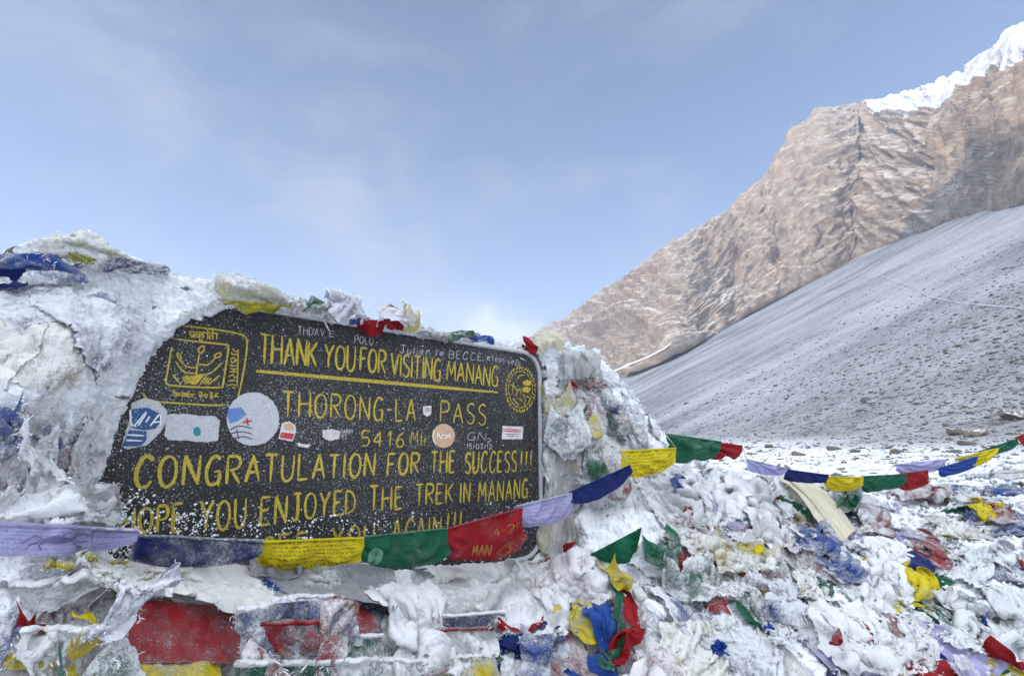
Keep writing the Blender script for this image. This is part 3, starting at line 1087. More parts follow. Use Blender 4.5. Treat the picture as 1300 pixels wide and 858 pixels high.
def write(st, text, x0, x1, t0, t1, b0, b1, width, slant=0.10, gap=0.32, jit=0.03, wscale=1.0, taper=0.55):
    """text between photograph columns x0..x1 of the sign, tops t0->t1 and bottoms b0->b1 (pixels measured, laid on the board)"""
    q = uz_of([(x0, t0), (x1, t1), (x0, b0), (x1, b1)])
    tot = sum(FONT[c][0] + gap for c in text if c != ' ') + sum(0.75 for c in text if c == ' ') - gap
    pos = 0
    for c in text:
        if c == ' ':
            pos += 0.75
            continue
        w, strokes = FONT[c]
        jx, jy, js = random.uniform(-jit, jit), random.uniform(-jit, jit), 1 + random.uniform(-jit, jit)
        for s in strokes:
            pts = smooth_line(s)
            xx = (pos + pts[:, 0] * w + slant * (pts[:, 1] - 0.3) + jx) / tot
            yy = pts[:, 1] * js + jy
            bot = q[2][None] * (1 - xx[:, None]) + q[3][None] * xx[:, None]
            top = q[0][None] * (1 - xx[:, None]) + q[1][None] * xx[:, None]
            st.add(bot * (1 - yy[:, None]) + top * yy[:, None], width * wscale * random.uniform(0.85, 1.12), taper)
        pos += w + gap


def lettering(lines, width, label, mat=YELLOW, **kw):
    for i, ln in enumerate(lines):
        st = Strokes()
        write(st, *ln, width, **kw)
        sput('lettering', st.mesh(), mat, label[i] if isinstance(label, list) else ('yellow' if mat is YELLOW else 'grey') + ' hand written ' + ln[0])


lettering([("THANK", 330, 402, 423.5, 434, 461, 465.5), ("YOU", 412, 450, 436, 440, 465, 472), ("FOR", 457, 489, 442, 445, 470, 474),
           ("VISITING", 496, 559, 448, 455, 476, 483), ("MANANG", 567, 632, 458, 465.5, 483, 491)], 0.0058,
          "yellow words THANK YOU FOR VISITING MANANG", gap=0.26)
st = Strokes()
st.add(smooth_line([(0, 0), (1, 0)])[:, :1] * (uz_of([(632, 498)]) - uz_of([(325, 471)])) + uz_of([(325, 471)]), 0.0082, 0.8, 0.08)
sput('underline', st.mesh(), YELLOW, "yellow line under the top row of words")
lettering([("THORONG-LA", 359, 527, 496.5, 507, 528, 535), ("PASS", 559, 616, 509.5, 513.5, 535, 539)], 0.0052, "yellow words THORONG-LA PASS", gap=0.42, slant=0.06)
lettering([("5416", 458, 512, 547, 549, 566.5, 567)], 0.0046, "faded yellow height 5416", gap=0.5)
lettering([("Mtr.", 521, 545, 547, 550, 564, 566)], 0.0030, "faded yellow letters Mtr.", gap=0.3)
lettering([("CONGRATULATION", 172, 475, 579.5, 575.5, 619.5, 604), ("FOR", 492, 531, 575, 574, 603, 600), ("THE", 547, 577, 574, 573.5, 601, 600),
           ("SUCCESS", 590, 655, 573.5, 573, 600, 598.5), ("!!!", 660, 674, 573, 572.5, 598, 597)], 0.0064,
          "yellow words CONGRATULATION FOR THE SUCCESS", gap=0.40, slant=0.12)
lettering([("HOPE", 154, 231, 647, 638, 676, 674), ("YOU", 254, 311, 637, 632, 674, 668), ("ENJOYED", 331, 450, 631, 621.5, 667, 650),
           ("THE", 469, 510, 618.5, 616.5, 649, 645), ("TREK", 527, 574, 615.5, 613, 642, 636.5), ("IN", 584, 596, 613, 612, 638, 637),
           ("MANANG.", 607, 673, 611, 608, 637, 631)], 0.0060, "yellow words HOPE YOU ENJOYED THE TREK IN MANANG", gap=0.40, slant=0.08)
lettering([("SEE", 331, 389, 682, 675, 722, 712), ("YOU", 421, 474, 669, 665, 702, 697), ("AGAIN", 498, 559, 659, 655, 690, 683),
           ("!!!", 567, 585, 652, 649, 680, 676)], 0.0058, "yellow words SEE YOU AGAIN partly under the flags", gap=0.42, slant=0.12)
lettering([("THDAV.", 378, 414, 414, 418, 424, 428), ("E", 418, 424, 420, 421, 427, 428), ("POLU", 450, 473, 426, 429, 435, 438)], 0.0022, "grey scratched visitor name along the upper edge", CHALK, gap=0.4)
lettering([("Julien", 507, 545, 438, 442, 448, 451), ("le", 553, 563, 443, 444, 451, 452), ("BECCE", 570, 611, 445, 449, 455, 458), ("et", 618, 626, 450, 451, 457, 458),
           ("son", 628, 640, 452, 453, 459, 460), ("velo", 644, 660, 454, 456, 462, 464)], 0.0026, "grey chalk words Julien le BECCE et son velo", CHALK, gap=0.4)
lettering([("GN", 593, 616, 548, 549, 558, 559), ("2", 618, 623, 556, 557, 561, 562), ("15/03/12", 592, 624, 563, 564, 569, 570)], 0.0024, "small white scrawled initials with a date", CHALK, gap=0.3)


# ---- emblem at the upper left (drawn in the pixels of an enlarged view)
def zb(pts):
    return uz_of([(130 + x / 4.483, 380 + y / 4.483) for x, y in pts])


def zc(pts):
    return uz_of([(400 + x / 4.333, 380 + y / 4.333) for x, y in pts])


st = Strokes()
EW = 0.0034
emb = [
    [(470, 152), (640, 172), (770, 195), (812, 215), (822, 250), (815, 330), (795, 450), (770, 560)],
    [(232, 535), (250, 562), (300, 580), (450, 592), (620, 602), (705, 600)],
    [(415, 226), (560, 243), (700, 258), (716, 268), (712, 310), (695, 420), (684, 490), (670, 501), (540, 500), (400, 490), (366, 480), (362, 455), (375, 380), (395, 270)],
]
for e in emb:
    st.add(smooth_line(zb(e)), EW, 0.9, 0.05)
leafs = [
    [(532, 432), (540, 370), (552, 310)], [(552, 305), (546, 285), (568, 265), (578, 285), (562, 306), (552, 305)],
    [(535, 390), (490, 386), (470, 378), (430, 335)], [(430, 335), (425, 308), (438, 312), (448, 340), (430, 335)],
    [(543, 368), (600, 372), (640, 335)], [(638, 336), (645, 312), (672, 306), (668, 325), (638, 336)],
    [(534, 422), (480, 418), (450, 400), (414, 352)], [(540, 430), (600, 425), (640, 400), (682, 360)],
    [(400, 430), (425, 460), (448, 485)], [(665, 432), (635, 460), (600, 485)], [(455, 448), (480, 480)], [(465, 440), (495, 480)], [(605, 445), (570, 482)], [(590, 440), (555, 480)], [(620, 448), (585, 484)],
]
for e in leafs:
    st.add(smooth_line(zb(e)), EW * 0.85, 0.8, 0.05)
st.poly(zb([(468, 432), (500, 436), (535, 432), (578, 436), (530, 486), (505, 484)]))
# devanagari word over the inner square, the year line under it, the word down the side
word = [
    [(492, 184), (660, 196)], [(500, 186), (502, 205), (520, 206)], [(520, 186), (520, 222)], [(505, 218), (518, 210)],
    [(552, 190), (552, 226)], [(550, 206), (534, 198), (532, 214), (550, 212)], [(552, 208), (570, 198), (574, 216), (560, 218)], [(548, 228), (560, 234), (572, 228)],
    [(598, 192), (598, 228)], [(598, 192), (602, 172), (622, 172), (630, 192)], [(628, 196), (628, 230)], [(630, 206), (612, 206), (608, 222), (618, 226)], [(650, 196), (650, 228)],
    [(400, 530), (524, 540)], [(412, 532), (398, 516)], [(420, 530), (420, 552), (404, 544)], [(440, 532), (438, 545), (455, 545)], [(456, 532), (455, 556)], [(472, 534), (471, 556)],
    [(494, 536), (478, 546), (490, 554), (500, 545)], [(512, 536), (511, 558)], [(500, 545), (511, 545)],
    [(548, 530), (562, 528), (566, 540), (550, 546), (564, 560)], [(588, 536), (578, 546), (586, 556), (598, 548), (588, 536)],
    [(610, 532), (626, 534), (616, 544), (628, 552), (612, 558), (626, 566)], [(640, 556), (644, 540), (660, 532)], [(645, 548), (662, 556)],
    [(772, 285), (766, 500)], [(740, 280), (752, 294), (770, 296)], [(735, 300), (740, 315), (770, 312)], [(728, 340), (745, 332), (760, 348), (738, 360), (730, 345)], [(770, 345), (745, 350)],
    [(722, 375), (746, 380), (770, 372)], [(726, 392), (748, 398), (768, 392)], [(720, 412), (768, 410)], [(718, 440), (740, 430), (752, 446), (766, 438)], [(715, 465), (744, 460), (764, 468)], [(712, 490), (740, 484), (760, 492)], [(735, 500), (756, 506)],
]
for e in word:
    st.add(smooth_line(zb(e)), EW * 0.72, 0.85, 0.08)
sput('emblem', st.mesh(), YELLOW, "yellow outline emblem of a sprouting plant in a rounded square with Nepali words")

# ---- round emblem at the upper right
st = Strokes()


def ring(cx, cy, rx, ry, a0, a1, w, n=26):
    a = np.radians(np.linspace(a0, a1, n))
    st.add(zc(np.stack([cx + rx * np.cos(a), cy + ry * np.sin(a)], -1)), w, 1.0, 0.08)


for a in range(0, 360, 20):
    ring(1128, 495, 66, 100, a, a + 17, 0.0030, 6)
for a in range(0, 360, 12):
    aa = R(a)
    q = R(a + random.uniform(-6, 6))
    st.add(smooth_line(zc([(1128 + 74 * math.cos(aa), 495 + 110 * math.sin(aa)), (1128 + 86 * math.cos(q), 495 + 128 * math.sin(q))])), 0.0042, 0.8)
    st.add(smooth_line(zc([(1128 + 80 * math.cos(aa + .05), 495 + 119 * math.sin(aa + .05)), (1128 + 82 * math.cos(aa + .13), 495 + 122 * math.sin(aa + .13))])), 0.0036, 0.9)
for e in ([(1140, 455), (1165, 440), (1190, 455), (1180, 475), (1145, 472)], [(1138, 485), (1165, 480), (1188, 492), (1170, 515), (1140, 508)]):
    st.poly(zc(e))
for e in ([(1075, 470), (1095, 480), (1110, 505), (1100, 530)], [(1105, 500), (1130, 495), (1128, 520)], [(1085, 545), (1100, 560), (1120, 585)], [(1140, 520), (1155, 545), (1150, 585)],
          [(1110, 440), (1125, 420), (1150, 415)], [(1090, 455), (1085, 520)], [(1160, 530), (1180, 545), (1172, 565)], [(1120, 545), (1140, 560)]):
    st.add(smooth_line(zc(e)), 0.0038, 0.7, 0.2)
sput('emblem', st.mesh(), YELLOW, "round yellow emblem ringed with small letters at the upper corner")


# ---- stickers
def sticker(pxpts, label, mat, w=0.002, edge=0.4, n=10):
    q = []
    k = len(pxpts)
    for i in range(k):
        a, b = np.array(pxpts[i], float), np.array(pxpts[(i + 1) % k], float)
        for s in np.linspace(0, 1, n, endpoint=False):
            q.append(a * (1 - s) + b * s + np.array([random.uniform(-edge, edge), random.uniform(-edge, edge)]))
    o = sput('sticker', slab(uz_of(q), 0.0003, w), mat, label)
    return o


def ellipse(cx, cy, rx, ry, n=20, rot=0):
    return [(cx + rx * math.cos(2 * math.pi * i / n) * math.cos(rot) - ry * math.sin(2 * math.pi * i / n) * math.sin(rot),
             cy + rx * math.cos(2 * math.pi * i / n) * math.sin(rot) + ry * math.sin(2 * math.pi * i / n) * math.cos(rot)) for i in range(n)]




def frosted_print(name, col, amount, dark=(0.12, 0.12, 0.13)):
    m, nt, b, out = new_mat(name)
    geo = nt.nodes.new('ShaderNodeNewGeometry')
    pos = geo.outputs['Position']
    f1, f2, f3 = noise_node(nt, pos, 420, 3, 0.65), noise_node(nt, pos, 60, 4, 0.6), noise_node(nt, pos, 900, 2, 0.6)
    c = mix_col(nt, ramp(nt, f2, 0.42, 0.7), col, tuple(x * 0.72 for x in col))
    c = mix_col(nt, math_node(nt, 'MULTIPLY', ramp(nt, math_node(nt, 'ADD', f1, math_node(nt, 'MULTIPLY_ADD', f2, .5, -.25)), 0.60 - amount * .3, 0.78 - amount * .2), 0.85), c, (0.74, 0.76, 0.79))
    c = mix_col(nt, math_node(nt, 'MULTIPLY', ramp(nt, f3, 0.56, 0.72), 0.55), c, dark)
    nt.links.new(c, b.inputs['Base Color'])
    b.inputs['Roughness'].default_value = 0.8
    bp = nt.nodes.new('ShaderNodeBump')
    bp.inputs['Strength'].default_value = 0.8
    bp.inputs['Distance'].default_value = 0.0015
    nt.links.new(f1, bp.inputs['Height'])
    nt.links.new(bp.outputs[0], b.inputs['Normal'])
    return m


STICK = frosted_print("frosted_sticker", (0.50, 0.51, 0.54), 0.35)
PAPER = frosted_print("white_sticker", (0.66, 0.63, 0.62), 0.15, (0.25, 0.24, 0.24))
BLUEINK = frosted_print("blue_print", (0.025, 0.09, 0.25), 0.05, (0.02, 0.03, 0.06))
LBLUE = frosted_print("light_blue_print", (0.10, 0.22, 0.50), 0.12, (0.04, 0.08, 0.2))
REDINK = plain("red_print", (0.45, 0.03, 0.05), 0.6, 0, 0.4, 200)
DARKINK = plain("dark_print", (0.05, 0.05, 0.07), 0.6, 0, 0.5, 300)
PEACH = frosted_print("peach_sticker", (0.60, 0.38, 0.22), 0.12, (0.25, 0.16, 0.12))
TEAL = plain("teal_print", (0.02, 0.20, 0.24), 0.6, 0, 0.3, 200)
WHITEINK = plain("white_print", (0.75, 0.78, 0.8), 0.6)


def marks(parent, mat, polys=(), lines=(), width=0.003, w=0.0026, label=None, name='print'):
    st = Strokes(w)
    for p in polys:
        st.poly(uz_of(p))
    for l in lines:
        st.add(smooth_line(uz_of(l)), width, 0.8, 0.15)
    return sput(name, st.mesh(), mat, label, parent=parent)


def zpix(pts):
    return [(130 + x / 4.483, 380 + y / 4.483) for x, y in pts]


o = sticker(zpix([(165, 590), (235, 560), (310, 580), (365, 625), (372, 680), (330, 760), (250, 830), (150, 852), (110, 840), (120, 790), (150, 690)]), "pointed oval frosted sticker with white scrawl on blue", STICK, edge=0.8)
marks(o, BLUEINK, [zpix([(165, 625), (250, 615), (330, 650), (335, 690), (300, 735), (240, 745), (165, 730)]), zpix([(150, 745), (250, 750), (250, 800), (215, 835), (110, 835)])])
marks(o, WHITEINK, lines=[zpix(l) for l in ([(155, 630), (172, 720), (245, 640)], [(200, 720), (250, 645)], [(245, 700), (268, 665)], [(270, 720), (325, 655), (330, 715)], [(285, 700), (330, 695)], [(140, 770), (235, 775)], [(135, 800), (225, 805)])], width=0.0026, w=0.0032)
o = sticker(zpix([(370, 655), (420, 650), (640, 665), (668, 690), (655, 800), (600, 812), (370, 798), (352, 770)]), "rectangular sticker white with frost and one teal dot", STICK, edge=0.8)
marks(o, TEAL, [zpix(ellipse(537, 752, 22, 26, 14))])
o = sticker(zpix(ellipse(855, 680, 150, 152, 26)), "large round white frosted sticker with a blue patch and pink cross", STICK, edge=0.5, n=3)
marks(o, LBLUE, [zpix([(715, 622), (790, 615), (818, 655), (770, 690), (725, 705), (705, 660)])])
marks(o, REDINK, lines=[zpix([(795, 700), (850, 690)]), zpix([(818, 675), (828, 720)])], width=0.004)
marks(o, DARKINK, lines=[zpix([(725, 740), (780, 720), (855, 735)]), zpix([(720, 765), (790, 752), (850, 765)]), zpix([(730, 795), (800, 780), (850, 795)]), zpix([(760, 735), (775, 800)])], width=0.0022)
o = sticker(zpix([(1012, 745), (1020, 705), (1060, 692), (1095, 715), (1100, 755), (1080, 808), (1000, 792)]), "small cream sticker with a red and brown picture", PAPER, edge=0.2)
marks(o, REDINK, [zpix([(1015, 755), (1090, 765), (1078, 797), (1008, 785)])])
marks(o, PEACH, [zpix([(1030, 715), (1060, 702), (1088, 720), (1085, 745), (1035, 740)])])
sticker(zpix([(1100, 815), (1140, 820), (1185, 828), (1170, 842), (1115, 838)]), "thin torn white scrap of sticker", PAPER, edge=0.6)
z3 = lambda pts: [(400 + x / 4.333, 380 + y / 4.333) for x, y in pts]
o = sticker(z3([(40, 720), (90, 712), (135, 725), (130, 765), (80, 778), (42, 760)]), "small ragged white sticker left of the height figure", PAPER, edge=0.7)
st = Strokes()
write(st, "HARRY", 432, 448, 545, 545, 550, 550, 0.0018, gap=0.4)
write(st, "IVY", 432, 440, 551, 551, 556, 556, 0.0018, gap=0.4)
sput('lettering', st.mesh(), CHALK, "tiny white scrawled words beside a ragged sticker")
o = sticker(z3([(592, 588), (638, 585), (636, 630), (615, 645), (594, 630)]), "little white shield shaped sticker after LA", PAPER, edge=0.1)
marks(o, DARKINK, lines=[z3([(600, 600), (630, 600)]), z3([(602, 612), (628, 612)])], width=0.0018)
o = sticker(z3(ellipse(705, 750, 62, 66, 24)), "round peach sticker with pale hand writing", PEACH, edge=0.3, n=3)
marks(o, WHITEINK, lines=[z3(l) for l in ([(670, 760), (675, 735), (690, 765), (700, 740)], [(705, 745), (730, 750), (708, 765)], [(735, 735), (740, 765)], [(650, 715), (645, 760), (660, 800)])], width=0.003)
o = sticker(z3([(1030, 695), (1142, 700), (1140, 768), (1026, 768)]), "white label sticker with a red band of print", PAPER, edge=0.2)
marks(o, REDINK, lines=[z3([(1038, 714), (1132, 718)]), z3([(1040, 724), (1130, 728)])], width=0.003)
marks(o, DARKINK, lines=[z3([(1045, 740), (1125, 742)]), z3([(1055, 752), (1115, 753)])], width=0.0018)

# ---- rime grains blown on to the board
def ico_cluster(centres, radii, nrm=None, flat=0.6, seed=0, subdiv=1):
    bm = bmesh.new()
    bmesh.ops.create_icosphere(bm, subdivisions=subdiv, radius=1)
    bv = np.array([v.co[:] for v in bm.verts])
    bf = np.array([[v.index for v in f.verts] for f in bm.faces])
    bm.free()
    r_ = np.random.default_rng(seed)
    V, F = [], []
    for i, (c, r) in enumerate(zip(centres, radii)):
        d = bv * (1 + r_.uniform(-0.35, 0.35, (len(bv), 1))) * r * r_.uniform(0.7, 1.3, 3)
        if nrm is not None:
            k = d @ nrm
            d = d - np.outer(k * (1 - flat), nrm)
        V.append(c + d)
        F.append(bf + i * len(bv))
    return np.concatenate(V), np.concatenate(F)


def mesh_arrays(V, F):
    me = bpy.data.meshes.new("mesh")
    me.vertices.add(len(V))
    me.vertices.foreach_set('co', np.ascontiguousarray(V, np.float32).ravel())
    k = F.shape[1]
    me.loops.add(F.size)
    me.loops.foreach_set('vertex_index', np.ascontiguousarray(F, np.int32).ravel())
    me.polygons.add(len(F))
    me.polygons.foreach_set('loop_start', np.arange(0, F.size, k, dtype=np.int32))
    me.polygons.foreach_set('loop_total', np.full(len(F), k, np.int32))
    me.polygons.foreach_set('use_smooth', np.ones(len(F), bool))
    me.update()
    return me


g_px = rng.uniform(136, 690, 46000)
g_py = rng.uniform(396, 726, 46000)
Pq = at(g_px, g_py, plane_depth(g_px, g_py))
edge = np.interp(g_px, [140, 300, 420, 560, 690], [612, 625, 640, 640, 610])
p_low = sstep(g_py, edge - 4, edge + 38) * np.interp(g_px, [140, 250, 420, 690], [1.0, 0.8, 0.62, 0.42])
p_left = 0.5 * np.exp(-poly_sd(g_px, g_py, OPEN) * -0.08) * (g_px < 260)
p_all = 0.04 + 0.12 * (g_px > 430) * (g_py < 500) * sstep(g_px, 430, 650)
prob = np.maximum(np.maximum(p_low * (0.35 + 0.9 * (fbm(Pq * 22, 2, seed=131) > -0.1)), p_all), p_left) * 0.30
sel = rng.uniform(0, 1, 46000) < prob
sel &= poly_sd(g_px, g_py, OPEN) < -2
cen_g = Pq[sel] + SN * 0.0026
rad_g = np.where(g_py[sel] > edge[sel], rng.gamma(4, 0.00036, sel.sum()), rng.gamma(3, 0.00024, sel.sum()))
V, F = ico_cluster(cen_g, np.clip(rad_g, 0.0005, 0.004), SN, 0.7, 5)
sput('rime_grains', mesh_arrays(V, F), RIME, "white grains of rime spattered over the board", 'stuff')

# ------------------------------------------------------------------ prayer flags: a small cloth solver drapes every flag over the heap
BLUE, NAVY, RED, GREEN, YEL, WHT, LAV, CREAM, GREY, TURQ = ((.015, .07, .33), (.006, .018, .13), (.32, .006, .013), (.006, .115, .055), (.70, .56, .012),
                                                      (.80, .79, .76), (.44, .43, .70), (.74, .68, .52), (.34, .35, .38), (.10, .32, .30))
FN, FM = 28, 20
flags = []     # every flag of the place: starting sheet + how it hangs


def sheet(c4, off):
    """sheet between four photograph corners lying `off` metres above the rimed surface"""
    s, t = np.meshgrid(np.linspace(0, 1, FN), np.linspace(0, 1, FM), indexing='ij')
    c = np.array(c4, float)
    if not np.isscalar(off):      # cloth gathers towards its sewn corners
        g_ = random.uniform(.55, .8), random.uniform(.55, .8), random.uniform(-.1, .16), random.uniform(0, 6)
        t = t * (1 - (1 - g_[0]) * np.exp(-s / .10) - (1 - g_[1]) * np.exp(-(1 - s) / .10) + g_[2] * np.sin(s * 7 + g_[3]))
    q = c[0] * ((1 - s) * (1 - t))[..., None] + c[1] * (s * (1 - t))[..., None] + c[2] * (s * t)[..., None] + c[3] * ((1 - s) * t)[..., None]
    if np.isscalar(off):
        X_, Y_ = q[..., 0], q[..., 1]
        cy = np.interp(X_, crest[:, 0], crest[:, 1])
        n_ = look(NM, X_, np.maximum(Y_, cy + 6))
        v_ = -ray(X_, Y_)
        facing = np.clip((n_ * v_).sum(-1) / np.linalg.norm(v_, axis=-1), 0.4, 1)
        D_ = look(DM, X_, np.maximum(Y_, cy + 2)) + np.maximum(cy + 2 - Y_, 0) * 0.004
        return at(X_, Y_, D_ - off / facing)
    d = off[0] * (1 - s) + off[1] * s
    X_, Y_ = q[..., 0], q[..., 1]
    d0 = np.minimum(d[:, :1], (look(DM, X_, Y_) - np.where(X_ < 260, 0.085, 0.055)).min(1, keepdims=True))
    for _ in range(4):
        d0 = np.minimum(d0, np.convolve(np.pad(d0[:, 0], 3, 'edge'), np.ones(7) / 7, 'valid')[:, None])
    P = at(X_, Y_, np.repeat(d0, FM, 1))
    n = (CAM - P) * np.array([1, 1, 0])
    n /= np.linalg.norm(n, axis=-1, keepdims=True)
    ph = random.uniform(0, 6)
    hg = np.linalg.norm(P[:, -1] - P[:, 0], axis=-1).mean() / 0.055
    wob = vnoise(np.stack([s * 3.5, t * 0.6, 0 * s + ph * 3], -1), 401)
    wob2 = vnoise(np.stack([s * 2.0, t * 3.2, 0 * s + ph * 5], -1), 402)
    belly = 0.7 * (0.016 * np.sin(math.pi * np.clip(t * 1.15, 0, 1)) * (1 + 0.8 * wob) - 0.016 * sstep(t, 0.6, 1.0)) + 0.010 * wob2 * sstep(t, 0.05, 0.4)
    P = P + n * (belly * np.sin(math.pi * np.clip(s * 0.96 + 0.02, 0, 1))[..., None].squeeze(-1) ** 0.35 * hg)[..., None]
    # lower edge gathers and lifts unevenly along the flag
    lift = 0.010 * vnoise(np.stack([s * 2.6, 0 * s, 0 * s + ph], -1), 403) + 0.006 * vnoise(np.stack([s * 7, 0 * s, 0 * s + ph], -1), 404)
    P[..., 2] += lift * t * hg
    return P


def flat_sheet(c4, off):
    c = np.array(c4, float)
    cd = np.array([float(look(DM, np.array(p[0]), np.array(max(p[1], 250.0)))) for p in c])
    C3 = at(c[:, 0], c[:, 1], cd)
    s, t = np.meshgrid(np.linspace(0, 1, FN), np.linspace(0, 1, FM), indexing='ij')
    P = C3[0] * ((1 - s) * (1 - t))[..., None] + C3[1] * (s * (1 - t))[..., None] + C3[2] * (s * t)[..., None] + C3[3] * ((1 - s) * t)[..., None]
    X_, Y_, d_ = to_px(P)
    poke = np.percentile(d_ - look(DM, X_, Y_), 88)
    return P - ray(X_, Y_) * (max(poke, 0) + off)


def flag(c4, col, frost, off, label, sx=1.25, sy=1.2, pins='', ink=0.0, cat="prayer flag", group="frosted prayer flags on the cairn and heap", grav=1.0, name='prayer_flag', fold=0.010, fk=9.0, hem=None, pts=None):
    P = (flat_sheet(c4, off) if pins == 'all' else sheet(c4, off)) if pts is None else pts
    flags.append(dict(P=P, col=col, frost=frost, label=label, sx=sx, sy=sy, pins=pins, ink=ink, cat=cat, group=group, grav=grav, name=name, fold=fold, fk=fk, hem=hem,
                      off=0.006 if not np.isscalar(off) else max(0.004, off), strung=not np.isscalar(off), px=np.array(c4, float).mean(0) if c4 is not None else None))


# --- flags on the two strings
GS1, GS2 = "flags on the long string across the sign", "flags on the short string at the right edge"
S = dict(pins='top', sx=1.04, sy=1.0, fold=0.005, fk=7.0, hem='own')
strung1 = [
    ([(-45, 664), (176, 673), (170, 692), (-45, 699)], (.56, .75), LAV, .16, 0.5, "lavender flag printed with a galloping horse, left of the navy flag"),
    ([(172, 680), (335, 687), (326, 714), (162, 714)], (.76, .93), NAVY, .36, 0, "navy flag stretched under the words HOPE YOU"),
    ([(333, 688), (462, 683), (457, 714), (325, 714)], (.93, 1.07), YEL, .0, 1, "bright yellow flag with lines of print covering the word SEE"),
    ([(460, 682), (568, 671), (566, 713), (458, 715)], (1.07, 1.19), GREEN, .20, 0, "dark green flag with an oval mark below the word AGAIN"),
    ([(566, 672), (663, 645), (660, 699), (566, 714)], (1.19, 1.32), RED, .14, 0, "red flag with gold hand writing at the sign's lower corner"),
    ([(655, 643), (726, 626), (722, 664), (650, 668)], (1.31, 1.41), LAV, .24, .6, "sheer lavender flag between the red and navy flags at the sign's edge"),
    ([(722, 626), (800, 591), (806, 606), (728, 643)], (1.40, 1.52), NAVY, .02, 0, "dark blue rolled flag right of the sheer lavender flag"),
    ([(788, 573), (858, 569), (862, 590), (800, 606)], (1.52, 1.64), YEL, .0, 1, "bright yellow flag with print on the heap beside the sign"),
    ([(845, 551), (915, 561), (910, 585), (858, 586)], (1.64, 1.80), GREEN, .14, 0, "green flag puffed by wind left of a small red flag"),
    ([(888, 559), (942, 566), (952, 588), (905, 581)], (1.80, 1.95), RED, .03, 0, "red flag blown against the green flag before the snowfield"),
    ([(948, 583), (1000, 595), (998, 605), (952, 601)], (1.98, 2.12), LAV, .10, .5, "narrow pale lavender flag left of a twisted blue flag"),
    ([(997, 596), (1052, 603), (1052, 616), (998, 609)], (2.12, 2.26), NAVY, .03, 0, "narrow twisted dark blue flag above the cream scarf"),
    ([(1048, 605), (1096, 606), (1094, 624), (1044, 623)], (2.26, 2.36), YEL, .0, .9, "small yellow flag between the twisted blue and green ones"),
    ([(1093, 605), (1150, 602), (1146, 622), (1096, 625)], (2.36, 2.48), GREEN, .03, 0, "green flag hanging between small yellow and red ones"),
    ([(1140, 602), (1178, 597), (1181, 618), (1145, 621)], (2.48, 2.58), RED, .03, 0, "last red flag at the right end of the long string"),
]
for c4, d, col, fr, ink, lab in strung1:
    flag(c4, col, fr, d, lab, ink=ink or .55, group=GS1, **S)
for c4, d, col, fr, ink, lab in [
    ([(1135, 590), (1202, 583), (1198, 599), (1150, 603)], (2.62, 2.70), LAV, .12, .3, "lavender flag at the lower end of the short string"),
    ([(1190, 595), (1242, 579), (1238, 596), (1200, 606)], (2.66, 2.76), BLUE, .05, 0, "blue folded flag next to the split yellow one"),
    ([(1213, 582), (1268, 569), (1270, 585), (1238, 593)], (2.74, 2.86), YEL, .02, .4, "yellow flag split in two folds beside the blue flag"),
    ([(1243, 573), (1292, 557), (1290, 571), (1250, 581)], (2.86, 2.98), GREEN, .05, 0, "thin green flag below the red one at the picture edge"),
    ([(1287, 556), (1345, 536), (1345, 557), (1292, 566)], (2.98, 3.12), RED, .03, 0, "red flag topmost on the short string at the edge")]:
    flag(c4, col, fr, d, lab, ink=ink or .55, group=GS2, **S)

